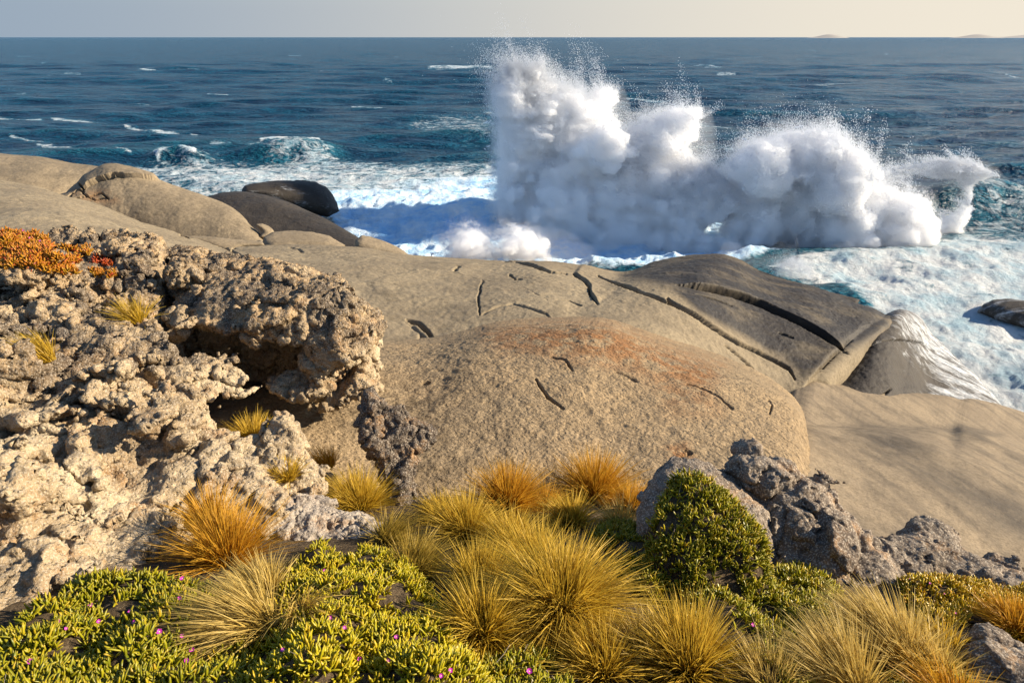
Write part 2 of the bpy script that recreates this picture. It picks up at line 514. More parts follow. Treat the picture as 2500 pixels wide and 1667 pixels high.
def ground_hit(px, py, lift=0.0):
    d = rays(px, py); d = d / d[..., 1:2]
    lo = np.zeros(d.shape[:-1]) + .5; hi = lo + .05      # walk to the first crossing, then bisect
    for _ in range(600):
        P = EYE + d * hi[..., None]; up = P[..., 2] > zg(P[..., 0], hi) + lift
        lo = np.where(up, hi, lo); hi = np.where(up, hi + .05, hi)
    for _ in range(40):
        m = (lo + hi) / 2; P = EYE + d * m[..., None]
        up = P[..., 2] > zg(P[..., 0], m) + lift
        lo = np.where(up, m, lo); hi = np.where(up, hi, m)
    return EYE + d * lo[..., None]

gx = np.linspace(-14, 14, 280); gy = np.linspace(-6, 40, 460)
GX, GY = np.meshgrid(gx, gy, indexing='ij')
GP = np.stack([GX, GY, zg(GX, GY)], -1).reshape(-1, 3)
GP[:, 2] += .05 * fbm(GP, 1.2, 5)
F_GROUND = grid_faces(280, 460)
tag(mk('ground', GP, F_GROUND, M_SOIL), kind='structure')

# ================================================================ granite: lofted slabs and domes
def loft(name, mat, ridge, base, nu=300, nv=140, up=.12, k=.33, drop=6, back=1.0, label=None, cracks=(), ledges=(),
         attrs=None, amp=.10, sc=.5, fine=.012, side=(1.5, 1.5), front=1.5, fine_sc=7.0, cat='rock', dents=(), flake=.014):
    """A slab whose skyline is RIDGE and whose near foot is BASE (pixel x, pixel y, distance): a smooth convex top between
    them, rounded over at the skyline and falling away behind, beside and below."""
    r = catmull(ridge, nu); b = catmull(base, nu)
    Rp = at(r[:, 0], r[:, 1], r[:, 2]); Bp = at(b[:, 0], b[:, 1], b[:, 2])
    d = Rp - EYE; d /= np.linalg.norm(d, axis=1, keepdims=True)
    L = np.linalg.norm(Rp - Bp, axis=1, keepdims=True)
    P1 = Bp + (Rp - Bp) * .33 + np.array([0, 0, 1.]) * up * L
    P2 = Rp - d * k * L
    t = np.linspace(0, 1, nv); t = (t * .6 + .4 * (1 - (1 - t)**1.6))[None, :, None]
    e = lambda a: a[:, None, :]
    S = (1-t)**3 * e(Bp) + 3*(1-t)**2*t * e(P1) + 3*(1-t)*t**2 * e(P2) + t**3 * e(Rp)
    # behind the skyline
    nb = 26
    Lb = np.clip(L * .6, .6, 5.0) * back
    hd = d.copy(); hd[:, 2] = 0; hd /= np.linalg.norm(hd, axis=1, keepdims=True)
    E = Rp + hd * Lb * 1.8 + np.array([0, 0, -drop])
    t = np.linspace(0, 1, nb + 1)[1:][None, :, None]
    Q1 = Rp + d * Lb * .5; Q2 = E + np.array([0, 0, drop * .6])
    Bk = (1-t)**3 * e(Rp) + 3*(1-t)**2*t * e(Q1) + 3*(1-t)*t**2 * e(Q2) + t**3 * e(E)
    # in front of the foot
    nf = 8
    s = np.linspace(1, 0, nf + 1)[:-1][None, :, None]
    Fr = e(Bp) + np.array([0, 0, -1.]) * front * s + e(hd) * (.25 * front) * (1 - np.cos(s * 1.5))
    G = np.concatenate([Fr, S, Bk], 1)
    # the two sides
    ns = 10
    def skirt(edge, nxt, w):
        out = edge - nxt; out[:, 2] = 0; out = out / (np.linalg.norm(out, axis=1, keepdims=True) + 1e-9)
        out = out.mean(0, keepdims=True); out /= np.linalg.norm(out)
        rows = []
        for q in np.linspace(0, 1, ns + 1)[1:]:
            a = q * 1.45
            rows.append(edge + out * (.45 * w * math.sin(a)) + np.array([0, 0, -1.]) * (.45 * w * (1 - math.cos(a)) + max(0, q - .45) * w * 2.2))
        return np.stack(rows, 0)
    parts = [G]
    if side[0]: parts.insert(0, skirt(G[0], G[3], side[0])[::-1])
    if side[1]: parts.append(skirt(G[-1], G[-4], side[1]))
    G = np.concatenate(parts, 0)
    n0, n1 = G.shape[:2]
    V = G.reshape(-1, 3).copy(); F = grid_faces(n0, n1)
    px, py = proj(V)
    N = vnormals(V, F)
    jj = np.tile(np.arange(n1), n0)
    vis = sst(n1 - nb, n1 - nb - 14, jj)            # 1 on the top, fading to 0 at the skyline
    disp = amp * fbm(V, sc, 4) * (.25 + .75 * vis)
    for poly, rad, dep in dents:
        sd_ = poly_sd(px, py, poly)
        disp -= dep * sst(0, rad, sd_) * vis
    for line, h, fall in ledges:                     # a step: the left side stands h higher and eases back over `fall` pixels
        D, sg, par = seg_dist(px, py, line)
        ends = sst(0, .12, par) * sst(1, .88, par)
        disp += np.where(sg > 0, 1, 0) * .42 * h * np.exp(-D / fall) * ends * (jj < n1 - nb)
    disp += fine * fbm(V, fine_sc, 3) + flake * (sst(-.05, .12, fbm(V, 1.3, 5, .6, 33.)) - .5) * vis
    wob = 3.0 * vnoise(V, 1.7, 3.3) + 2.2 * fbm(V, 5.5, 3, .6, 7.)
    for line, wd, dep in cracks:
        D, sg, par = seg_dist(px + wob, py + wob * .7, line)
        taper = np.minimum(1, .25 + 1.6 * np.sqrt(np.clip(np.minimum(par, 1 - par), 0, 1)))
        disp -= 2.4 * dep * np.exp(-(D / np.maximum(wd * .55 * taper, 1.9))**4) * taper * (jj < n1 - nb + 4)
    V = V + N * disp[:, None]
    A = {'wet': np.zeros(len(V)), 'rust': np.zeros(len(V)), 'foam': np.zeros(len(V))}
    for key, lst in (attrs or {}).items():
        for poly, soft, val in lst:
            A[key] = np.maximum(A[key], val * sst(-soft, soft, poly_sd(px, py, poly)))
    o = mk(name, V, F, mat, attrs=A)
    if label: tag(o, label, cat)
    return o, V, F

BIG = 3000
# -- far dome at the left edge of the coast
loft('granite_dome', M_GR_FAR,
     [(-160, 345, 44), (0, 374, 43), (100, 384, 42), (175, 398, 41.5), (225, 404, 41), (246, 409, 40.5), (252, 414, 40.4)],
     [(-160, 440, 36), (0, 462, 36), (70, 470, 36), (120, 490, 36), (160, 500, 36.5), (205, 480, 37.5), (215, 460, 38.5)],
     nu=220, nv=90, up=.10, label='far smooth granite dome at the left edge of the coast, nearest the open sea')
# -- dome with the broken ledge
loft('granite_dome', M_GR_FAR,
     [(160, 470, 33.5), (172, 458, 33.7), (200, 436, 34), (232, 420, 34.3), (268, 404, 34.6), (320, 413, 34.4), (400, 443, 34), (500, 478, 33.5), (560, 502, 33), (592, 527, 32.6), (612, 552, 32.2), (634, 572, 31.8), (644, 584, 31.5)],
     [(150, 500, 31), (170, 506, 31), (200, 515, 31), (240, 530, 31), (280, 545, 30.8), (330, 565, 30.5), (400, 585, 30), (480, 598, 29.6), (530, 604, 29.4), (565, 607, 29.3), (600, 608, 29.2), (625, 608, 29.2), (640, 606, 29.2)],
     nu=340, nv=150, up=.13, label='rounded granite dome with a broken overhanging ledge on its crest',
     ledges=[([(200, 466), (222, 452), (250, 440), (290, 432), (340, 434), (392, 442)], .55, 26)],
     cracks=[([(190, 446), (205, 462), (222, 452), (250, 441), (285, 431), (300, 432)], 4.0, .5), ([(168, 478), (190, 462), (206, 468)], 3, .4),
             ([(180, 482), (215, 478), (245, 470), (262, 484)], 3, .12), ([(200, 470), (232, 488), (255, 482)], 2.5, .10)],
     attrs={'rust': [([(180, 470), (250, 462), (290, 490), (220, 505)], 15, .45)]})
# -- dark wet slab that runs into the surf
loft('granite_shelf', M_GR_WET,
     [(505, 480, 41), (545, 471, 41), (585, 468, 41), (640, 474, 40.5), (696, 490, 40), (744, 511, 39), (818, 547, 37), (872, 578, 35), (905, 600, 34)],
     [(520, 540, 36), (560, 560, 35), (600, 575, 34.5), (640, 590, 34), (690, 602, 33.5), (740, 612, 33), (800, 618, 32.5), (850, 622, 32), (890, 625, 31.5)],
     nu=220, nv=90, up=.05, label='dark wet granite slab sloping into the surf behind the pale domes',
     attrs={'wet': [([(480, 400), (950, 400), (950, 700), (480, 700)], 5, .8)]})
# -- the main slab, from the left edge to the chasm
CR = [
    ([(1228, 637), (1262, 641), (1300, 652), (1345, 667), (1382, 670)], 4.5, .35),
    ([(1398, 668), (1420, 684), (1436, 700), (1441, 722), (1460, 745)], 4.0, .32),
    ([(1462, 677), (1490, 690), (1545, 705), (1590, 722), (1640, 742), (1700, 776)], 5.5, .45),
    ([(1628, 728), (1650, 745), (1690, 768), (1740, 800), (1800, 838), (1870, 872), (1925, 900), (1940, 925)], 7.5, .65),
    ([(1655, 692), (1720, 700), (1790, 718), (1850, 742), (1920, 778), (1985, 812), (2040, 845), (2062, 862)], 7.5, .7),
    ([(1240, 670), (1258, 682), (1275, 684)], 2.5, .10), ([(1280, 705), (1310, 722), (1335, 736), (1390, 737), (1420, 748)], 2.8, .14),
    ([(1180, 690), (1170, 720), (1168, 770)], 1.8, .06), ([(1020, 668), (1080, 668), (1180, 688), (1280, 705)], 2.0, .07),
    ([(1110, 668), (1119, 655)], 3.5, .2), ([(995, 778), (1025, 788), (1045, 806), (1062, 832)], 6.5, .5),
    ([(1170, 770), (1250, 745), (1330, 770), (1350, 790)], 1.5, .05), ([(1770, 845), (1800, 870), (1840, 905)], 2.5, .12),
    ([(1700, 716), (1745, 726), (1790, 745)], 4.0, .20), ([(1900, 815), (1935, 828)], 4, .16),
    ([(560, 611), (580, 622), (610, 634)], 4, .25), ([(705, 604), (725, 606), (735, 612)], 2, .1),
    ([(440, 574), (500, 590), (560, 611), (592, 601)], 3, .2),
]
LG = [([(1655, 692), (1720, 700), (1790, 718), (1850, 742), (1920, 778), (1985, 812), (2065, 862)], .40, 40),
      ([(1420, 748), (1390, 737), (1335, 736), (1280, 705), (1180, 688), (1080, 668), (1020, 668), (880, 690)], .22, 60),
      ([(1398, 668), (1420, 684), (1436, 700), (1441, 722), (1460, 745)], .25, 40)]
loft('granite_shelf', M_GR_SLAB,
     [(-160, 415, 34), (0, 440, 32.5), (90, 455, 31.5), (165, 479, 30.5), (260, 508, 29.5), (350, 545, 28.5), (440, 574, 27.5), (560, 607, 27), (640, 603, 27.3), (760, 600, 28), (860, 604, 28), (1000, 622, 28), (1220, 636, 28.5), (1330, 637, 29), (1420, 648, 29.5), (1520, 664, 29.8), (1600, 641, 30.5), (1690, 623, 31), (1752, 620, 31), (1805, 633, 30.8), (1850, 658, 30), (1920, 682, 29), (2010, 707, 28.2), (2085, 738, 27.6), (2140, 756, 27.2), (2164, 770, 26.8)],
     [(-400, 720, 13.5), (-200, 720, 13.5), (0, 720, 13.5), (150, 720, 13.5), (280, 740, 13.5), (400, 760, 13.5), (520, 790, 13.5), (640, 820, 13.5), (740, 850, 13.7), (840, 870, 14), (940, 875, 14.5), (1040, 870, 14.9), (1130, 860, 15.2), (1220, 850, 15.4), (1300, 845, 15.6), (1380, 845, 15.8), (1460, 850, 16), (1540, 862, 16.2), (1620, 885, 16.4), (1700, 915, 16.7), (1770, 950, 17), (1830, 990, 17.2), (1880, 1005, 17.4), (1925, 985, 17.8), (1960, 950, 18.6), (1985, 925, 19.6)],
     nu=1250, nv=360, up=.06, k=.22, amp=.16, sc=.30, side=(1.5, 2.2), drop=7,
     label='broad cracked granite slab reaching from the limestone outcrop to the surf',
     cracks=CR, ledges=LG, fine=.02,
     dents=[([(975, 775), (1010, 785), (1040, 815), (1052, 840), (1015, 845), (1020, 810)], 14, .22)],
     attrs={'wet': [([(1520, 672), (1600, 640), (1700, 615), (1760, 612), (1900, 660), (2180, 750), (2180, 800), (1960, 925), (1850, 830), (1760, 770), (1690, 735), (1640, 700)], 26, 1.15),
                    ([(1640, 700), (1760, 735), (1850, 790), (1950, 850), (1900, 870), (1800, 810), (1700, 760)], 14, 1.3),
                    ([(880, 690), (1160, 690), (1170, 760), (900, 770)], 50, .12)]})
# -- the weathered boulder in front
loft('granite_boulder', M_GR_FRONT,
     [(560, 880, 13.2), (700, 870, 13.4), (860, 848, 13.6), (960, 842, 13.8), (1030, 840, 13.9), (1080, 834, 14), (1144, 820, 14.1), (1217, 803, 14.2), (1297, 796, 14.2), (1374, 793, 14.1), (1450, 794, 14), (1490, 800, 13.9), (1546, 820, 13.8), (1642, 855, 13.5), (1753, 893, 13), (1830, 924, 12.6), (1898, 962, 12.1), (1940, 994, 11.6), (1960, 1022, 11.2), (1970, 1060, 10.6), (1979, 1115, 9.9), (1984, 1165, 9.3), (1986, 1200, 8.9)],
     [(520, 1130, 7.6), (600, 1130, 7.6), (680, 1150, 7.5), (740, 1190, 7.3), (800, 1220, 7.2), (860, 1245, 7.15), (920, 1255, 7.1), (980, 1260, 7.05), (1050, 1265, 7.0), (1120, 1268, 7.0), (1190, 1270, 7.0), (1260, 1270, 7.0), (1330, 1270, 7.0), (1400, 1270, 7.0), (1480, 1270, 7.0), (1560, 1270, 7.0), (1640, 1270, 7.0), (1710, 1272, 7.0), (1780, 1275, 7.0), (1840, 1278, 7.0), (1890, 1280, 7.05), (1930, 1280, 7.1), (1955, 1280, 7.2)],
     nu=620, nv=330, up=.05, k=.30, amp=.10, sc=.55, side=(1.2, .8), drop=5, fine=.024, fine_sc=7.5,
     label='large rounded weathered granite boulder with rust stained crest behind the grass',
     cracks=[([(1306, 925), (1320, 945), (1340, 968), (1370, 990), (1376, 994)], 4.5, .10), ([(1345, 868), (1380, 878), (1398, 900)], 4, .05), ([(1676, 938), (1715, 950), (1750, 965), (1790, 998)], 2.5, .05),
             ([(900, 862), (918, 872), (920, 888), (896, 904)], 4, .12), ([(1675, 1098), (1690, 1105), (1662, 1112)], 4, .1), ([(1878, 975), (1885, 990), (1880, 1010)], 3, .03),
             ([(1500, 905), (1530, 915), (1560, 930)], 3, .03), ([(1030, 938), (1048, 936)], 5, .06)],
     attrs={'rust': [([(1180, 815), (1300, 795), (1480, 795), (1640, 855), (1760, 895), (1720, 960), (1560, 900), (1420, 870), (1230, 850)], 45, .85),
                     ([(1540, 870), (1700, 930), (1760, 1000), (1640, 1010)], 40, .5), ([(1620, 1090), (1680, 1080), (1700, 1120), (1650, 1130)], 18, .8)]})
# -- wet slab beyond the chasm, running under the foam
loft('granite_shelf', M_GR_WET,
     [(1905, 985, 19.5), (1945, 945, 20.5), (2005, 910, 22), (2070, 866, 24), (2120, 812, 25.5), (2160, 778, 26.5), (2200, 763, 28), (2236, 774, 30.5), (2275, 815, 31), (2332, 870, 29.2), (2400, 935, 26.8), (2450, 1000, 24.4), (2505, 1078, 22.3), (2570, 1160, 20)],
     [(1930, 1085, 16), (1950, 1090, 16), (1985, 1095, 16), (2020, 1098, 16), (2060, 1100, 16), (2100, 1100, 16.2), (2150, 1100, 16.4), (2190, 1100, 16.6), (2230, 1102, 17), (2280, 1108, 17.5), (2340, 1115, 18), (2400, 1125, 18.6), (2480, 1150, 19), (2560, 1190, 19)],
     nu=420, nv=220, up=-.02, k=.25, amp=.10, sc=.6, drop=5, side=(2.2, 2),
     label='wet dark granite slab beyond the chasm, streaked with running foam', fine=.02,
     cracks=[([(2090, 877), (2110, 855), (2140, 838), (2175, 829), (2230, 833), (2270, 842)], 2.5, .06), ([(1950, 946), (2020, 970), (2100, 1010), (2170, 1040)], 3.5, .2), ([(2100, 985), (2105, 972), (2140, 968), (2175, 950)], 5, .16)],
     attrs={'wet': [([(1850, 700), (2700, 700), (2700, 1200), (1850, 1200)], 5, .75)],
            'foam': [([(2150, 750), (2270, 720), (2700, 720), (2700, 1150), (2270, 1060), (2240, 1000), (2270, 930), (2215, 860), (2170, 800)], 70, .80),
                     ([(2150, 790), (2260, 760), (2420, 900), (2500, 1090), (2300, 1045), (2215, 985), (2280, 950), (2180, 850)], 40, .42),
                     ([(2170, 1000), (2230, 985), (2330, 1045), (2240, 1045)], 12, .6), ([(1960, 1020), (2100, 1035), (2100, 1045), (1965, 1040)], 6, .5),
                     ([(2090, 877), (2110, 850), (2140, 833), (2175, 824), (2270, 838), (2175, 834), (2140, 843), (2115, 858)], 5, .55)]})
# -- streaked slab at the right, falling to the waterline
loft('granite_shelf', M_GR_BEACH,
     [(1930, 1040, 13.6), (1965, 1034, 13.8), (2010, 1038, 14.2), (2080, 1041, 14.8), (2170, 1040, 15.6), (2280, 1043, 16.8), (2322, 1049, 17.2), (2352, 1043, 17.8), (2404, 1051, 18.2), (2442, 1062, 18.4), (2500, 1082, 18.4), (2600, 1125, 18), (2760, 1200, 17)],
     [(1935, 1330, 6.6), (1970, 1335, 6.6), (2020, 1360, 6.5), (2080, 1390, 6.4), (2150, 1400, 6.4), (2230, 1410, 6.4), (2290, 1420, 6.4), (2350, 1435, 6.4), (2410, 1450, 6.4), (2470, 1465, 6.4), (2540, 1480, 6.4), (2660, 1500, 6.4), (2800, 1530, 6.4)],
     nu=420, nv=260, up=.06, k=.30, amp=.12, sc=.5, drop=4, side=(.8, 1.5), label='smooth streaked granite slab falling to the waterline at the right', fine=.008, flake=0,
     attrs={'wet': [([(2080, 1050), (2200, 1060), (2380, 1160), (2560, 1270), (2560, 1330), (2420, 1290), (2280, 1180), (2160, 1100)], 40, .75), ([(2280, 1043), (2350, 1038), (2450, 1062), (2400, 1075), (2320, 1060)], 10, .5)]})

# ================================================================ rocks with a traced outline, a real thickness and a pitted surface
def inflate(poly, Y, T=(.5, .5), Rr=.35, tilt=(0, 0), h=.03, amp=.05, sc=2.5, fn=None, cup=0.0):
    """poly: outline (pixels); Y: distance of its middle; T: half-thickness toward / away from the viewer; Rr: edge rounding;
    tilt: how far the middle sheet leans away per metre to the right / up."""
    poly = np.asarray(poly, float)
    c = poly.mean(0); C0 = at(c[0], c[1], Y)
    wv = C0 - EYE; dist = np.linalg.norm(wv); wv /= dist
    uv = np.cross(wv, [0, 0, 1.]); uv /= np.linalg.norm(uv); vv = np.cross(uv, wv)
    d = rays(poly[:, 0], poly[:, 1]); s = dist / (d @ wv); Q = EYE + d * s[:, None] - C0
    P2 = np.stack([Q @ uv, Q @ vv], 1)
    lo = P2.min(0) - .25 - amp; hi = P2.max(0) + .25 + amp
    ext = np.abs(tilt[0]) * max(abs(lo[0]), abs(hi[0])) + np.abs(tilt[1]) * max(abs(lo[1]), abs(hi[1]))
    wl_, wh_ = -T[0] - ext - .2 - amp, T[1] + ext + .2 + amp
    U = np.arange(lo[0], hi[0], h); Vv = np.arange(lo[1], hi[1], h); W = np.arange(wl_, wh_, h)
    uu, v2 = np.meshgrid(U, Vv, indexing='ij')
    sd = poly_sd(uu, v2, P2)[:, :, None]
    q = 1 - np.clip(sd / Rr, 0, 1); prof = np.sqrt(np.clip(1 - q * q, 0, 1))
    wc = W[None, None, :] - (tilt[0] * uu + tilt[1] * v2)[:, :, None]
    th = np.where(wc < 0, T[0], T[1])
    f = np.where(sd > 0, np.maximum((np.abs(wc) - prof * th) * .75, -sd), np.sqrt(sd * sd + wc * wc)).astype(np.float32)
    g = np.argwhere(np.abs(f) < amp * 1.8 + 2.5 * h)
    if len(g) and amp > 0:
        P = C0 + U[g[:, 0]][:, None] * uv + Vv[g[:, 1]][:, None] * vv + W[g[:, 2]][:, None] * wv
        nz = fn(P) if fn else fbm(P, sc, 3)
        f[g[:, 0], g[:, 1], g[:, 2]] += (amp * nz).astype(np.float32)
    V, F = surface_nets(f, (0, 0, 0), h)
    V = C0 + (V[:, :1] + lo[0]) * uv + (V[:, 1:2] + lo[1]) * vv + (V[:, 2:] + wl_) * wv
    # the local frame is left-handed when uv x vv points to the viewer
    if np.dot(np.cross(uv, vv), wv) < 0: F = F[:, ::-1]
    return V, F

def karst(V, F, big=.03, small=.016, s1=7.0, s2=19.0):
    N = vnormals(V, F)
    d = big * ridged(V, s1, 2) - big * 1.4 * sst(.45, .1, worley(V, s1 * .8, 5.)) + small * ridged(V, s2, 2, .6, 4.)
    d = d + .5 * small * ridged(V, s2 * 2.2, 1, .5, 8.)
    return V + N * d[:, None]

def no_attrs(V): return {'wet': np.zeros(len(V)), 'rust': np.zeros(len(V)), 'foam': np.zeros(len(V))}

def boulder(poly, Y, label, mat=None, T=(.6, .8), Rr=.6, tilt=(0, 1.0), h=.06, amp=.06, sc=1.2, wet=0, foam=0, name='granite_boulder'):
    V, F = inflate(poly, Y, T, Rr, tilt, h, amp, sc)
    a = no_attrs(V); a['wet'] += wet; a['foam'] += foam
    return tag(mk(name, V, F, mat or M_GR_FAR, attrs=a), label, 'rock')

boulder([(588, 480), (592, 462), (600, 452), (627, 445), (680, 441), (733, 440), (771, 444), (797, 457), (812, 476), (822, 495), (827, 515), (800, 530), (728, 515), (680, 505), (630, 490)], 55,
        'dark blocky boulder standing in the surf with water draining down its face', M_GR_WET, T=(2.0, 2.5), Rr=1.2, tilt=(.2, .5), h=.12, amp=.15, sc=.5, wet=.8, foam=.33)
boulder([(640, 596), (642, 578), (664, 566), (690, 562), (720, 562), (765, 567), (806, 576), (824, 588), (845, 600), (820, 610), (730, 618), (660, 616)], 29.5,
        'low flat topped granite boulder lying beside the dark wet slab', T=(.7, .9), Rr=.7, tilt=(0, 1.6))
boulder([(624, 548), (640, 546), (656, 552), (668, 562), (673, 574), (655, 584), (632, 580), (640, 566)], 31.3,
        'small leaning granite block at the foot of the rounded dome', T=(.35, .4), Rr=.3, tilt=(.4, .8), h=.05, amp=.03)
boulder([(865, 606), (866, 586), (882, 573), (905, 577), (935, 586), (962, 598), (985, 610), (1006, 628), (960, 632), (910, 622), (880, 612)], 28.4,
        'wedge shaped granite block at the brink above the surf', T=(.6, .7), Rr=.4, tilt=(.2, 1.2), h=.05, amp=.04)
boulder([(436, 574), (470, 575), (520, 578), (600, 586), (640, 589), (646, 600), (592, 604), (560, 614), (545, 612), (500, 597)], 27.2,
        'thin split granite plate lying on the broad slab', T=(.35, .4), Rr=.25, tilt=(0, 1.4), h=.05, amp=.03)
boulder([(2384, 762), (2400, 742), (2425, 731), (2460, 728), (2500, 733), (2560, 745), (2620, 770), (2600, 800), (2500, 800), (2440, 785)], 33.5,
        'half drowned boulder with the backwash pouring over it', M_GR_WET, T=(1.0, 1.2), Rr=.8, tilt=(0, .8), h=.08, amp=.08, wet=.35, foam=.50)
boulder([(1985, 735), (2000, 712), (2030, 712), (2070, 722), (2100, 730), (2095, 745), (2050, 750), (2010, 750)], 30.5,
        'low wet ledge awash behind the cracked slab', M_GR_WET, T=(.8, 1.0), Rr=.5, tilt=(0, 1.0), h=.06, amp=.06, wet=.7, foam=.2)

# ================================================================ limestone outcrop at the left
def pts(l): 
    l = np.asarray(l, float); return at(l[:, 0], l[:, 1], l[:, 2])

def rbf(P, x, y):
    """thin plate through scattered control points"""
    c = P[:, :2]; n = len(c)
    def U(r2): return .5 * r2 * np.log(r2 + 1e-9)
    r2 = ((c[:, None] - c[None])**2).sum(-1)
    A = np.zeros((n + 3, n + 3)); A[:n, :n] = U(r2) + np.eye(n) * .02; A[:n, n] = 1; A[:n, n + 1:] = c
    A[n:, :n] = A[:n, n:].T
    wgt = np.linalg.solve(A, np.concatenate([P[:, 2], [0, 0, 0]]))
    out = wgt[n] + wgt[n + 1] * x + wgt[n + 2] * y
    for i in range(n): out = out + wgt[i] * U((x - c[i, 0])**2 + (y - c[i, 1])**2)
    return out

TOP = pts([(-200, 560, 13), (0, 568, 12.6), (130, 566, 12.6), (250, 572, 12.3), (350, 578, 12.1), (440, 590, 11.8), (0, 640, 11.0), (150, 660, 10.6), (300, 660, 10.5), (420, 650, 10.6),
           (0, 700, 9.9), (120, 690, 9.9), (220, 720, 9.4), (330, 720, 9.3), (430, 740, 9.1), (0, 790, 8.5), (100, 800, 8.4), (250, 820, 8.2), (380, 830, 8.2), (450, 860, 8.0), (530, 945, 7.75),
           (0, 870, 7.4), (120, 900, 7.2), (260, 920, 7.2), (380, 930, 7.3), (480, 985, 7.3), (0, 960, 6.6), (150, 1000, 6.5), (300, 1010, 6.6), (430, 990, 7.0), (520, 1060, 6.9),
           (0, 1090, 5.9), (150, 1120, 5.8), (300, 1130, 5.9), (420, 1130, 6.1), (560, 1150, 6.55), (0, 1250, 4.75), (150, 1280, 4.75), (300, 1260, 5.1), (400, 1240, 5.35), (560, 1250, 5.8),
           (0, 1400, 4.1), (120, 1400, 4.2), (280, 1370, 4.5), (420, 1320, 4.95), (0, 1530, 3.45), (-300, 1250, 4.6), (-300, 900, 7.0), (-300, 1550, 3.3), (-300, 700, 10)])
EDGE = pts([(440, 590, 11.9), (432, 700, 10.0), (430, 780, 8.9), (455, 840, 8.2), (535, 940, 7.8), (505, 985, 7.4), (560, 1040, 7.05), (600, 1110, 6.8), (575, 1190, 6.35), (490, 1270, 5.5), (445, 1345, 4.85), (290, 1420, 4.25), (170, 1480, 3.95), (60, 1540, 3.55), (0, 1590, 3.25), (-320, 1660, 2.9), (-700, 1500, 3.5), (-900, 700, 10), (-700, 540, 13.2), (0, 560, 13.0), (250, 562, 12.7)])[:, :2]
SLAB = pts([(400, 585, 12.0), (560, 612, 11.4), (700, 640, 10.8), (840, 648, 10.3), (885, 685, 9.75), (905, 760, 9.3), (880, 815, 8.95), (800, 825, 8.65), (700, 800, 8.55), (610, 790, 8.6), (520, 765, 8.75), (450, 770, 8.9), (400, 740, 9.3)])[:, :2]

hv = .030
ox, oy, oz = -10.2, 2.7, 8.5
X = np.arange(ox, -1.75, hv); Yy = np.arange(oy, 13.1, hv); Z = np.arange(oz, 11.25, hv)
XX, YY = np.meshgrid(X, Yy, indexing='ij')
ht = rbf(TOP, XX, YY)
ed = poly_sd(XX, YY, EDGE)
gl = zg(XX, YY) - .5
hm = gl + (ht - gl) * sst(-.05, .28, ed)
P2 = np.stack([XX, YY, 0 * XX], -1)
hm = hm - .16 * sst(11.0, 12.0, YY)
hm = hm + .10 * fbm(P2, .9, 3) + .13 * np.clip(ridged(P2, 1.5, 2), -.3, 1) * sst(0, .4, ed)
Zb = Z[None, None, :].astype(np.float32)
f = ((Zb - hm[:, :, None]) * .6).astype(np.float32)
f = np.maximum(f, -(ed[:, :, None] + .12).astype(np.float32))
# overhanging slab: thin at the left, deep at the right end
sdS = poly_sd(XX, YY, SLAB)
lo_ = np.interp(XX, [-5.5, -4.2, -3.2, -2.0], [10.26, 10.27, 10.06, 9.80]) + .10 * fbm(P2, 2.0, 2, .5, 9.)
hi_ = np.interp(XX, [-6, -4.5, -3, -2.0], [10.62, 10.64, 10.66, 10.60]) + .10 * fbm(P2, 1.0, 3, .5, 31.) - .18 * sst(.5, 0, sdS)
mid = ((hi_ + lo_) / 2)[:, :, None]; hl = ((hi_ - lo_) / 2)[:, :, None]
a = -sdS[:, :, None] + .18; b = np.abs(Zb - mid) - hl + .18
fs = np.sqrt(np.maximum(a, 0)**2 + np.maximum(b, 0)**2) + np.minimum(np.maximum(a, b), 0) - .18
def smin(p, q, k):
    h_ = np.clip(.5 + .5 * (q - p) / k, 0, 1); return (q + (p - q) * h_ - k * h_ * (1 - h_)).astype(np.float32)
f = smin(f, fs.astype(np.float32), .10); del fs
def ell(c, r, k=.08):
    global f
    c = np.asarray(c); r = np.asarray(r, float)
    s_ = []
    for ax, A in enumerate((X, Yy, Z)):
        i0 = max(0, int(np.searchsorted(A, c[ax] - r[ax] - .5))); i1 = min(len(A), int(np.searchsorted(A, c[ax] + r[ax] + .5))); s_.append(slice(i0, i1))
    x, y, z = X[s_[0]][:, None, None] - c[0], Yy[s_[1]][None, :, None] - c[1], Z[s_[2]][None, None, :] - c[2]
    n_ = np.sqrt((x / r[0])**2 + (y / r[1])**2 + (z / r[2])**2)
    sub = f[s_[0], s_[1], s_[2]]
    f[s_[0], s_[1], s_[2]] = smin(sub, ((n_ - 1) * r.min()).astype(np.float32), k)
# the back wall of the hollow and the foot that carries the right end
for (px, py, Y, r) in [(500, 800, 11.2, (1.0, .6, 1.1)), (620, 850, 11.3, (1.0, .6, 1.1)), (740, 860, 11.0, (1.0, .6, 1.1)), (840, 850, 10.3, (.5, .5, .9)),
                       (815, 890, 9.1, (.30, .40, .42)), (850, 880, 9.35, (.34, .45, .45)), (735, 945, 8.75, (.30, .24, .14)), (780, 950, 8.8, (.34, .28, .19)), (835, 950, 9.0, (.34, .32, .22)),
                       (835, 830, 9.1, (.34, .4, .25)), (880, 790, 9.3, (.25, .35, .28)), (785, 920, 8.7, (.18, .2, .22)),
                       (425, 770, 9.0, (.30, .3, .28)), (455, 925, 7.9, (.40, .35, .14)), (515, 948, 7.8, (.28, .2, .07)), (440, 1030, 6.95, (.22, .3, .4)), (560, 1130, 6.65, (.3, .3, .3)),
                       (95, 705, 9.5, (.12, .35, .22)), (160, 690, 9.5, (.16, .3, .26)), (205, 730, 9.2, (.25, .25, .22)), (450, 680, 9.8, (.25, .3, .25))]:
    ell(at(px, py, Y), r)
g = np.argwhere(np.abs(f) < .32)
Pn = np.stack([X[g[:, 0]], Yy[g[:, 1]], Z[g[:, 2]]], 1)
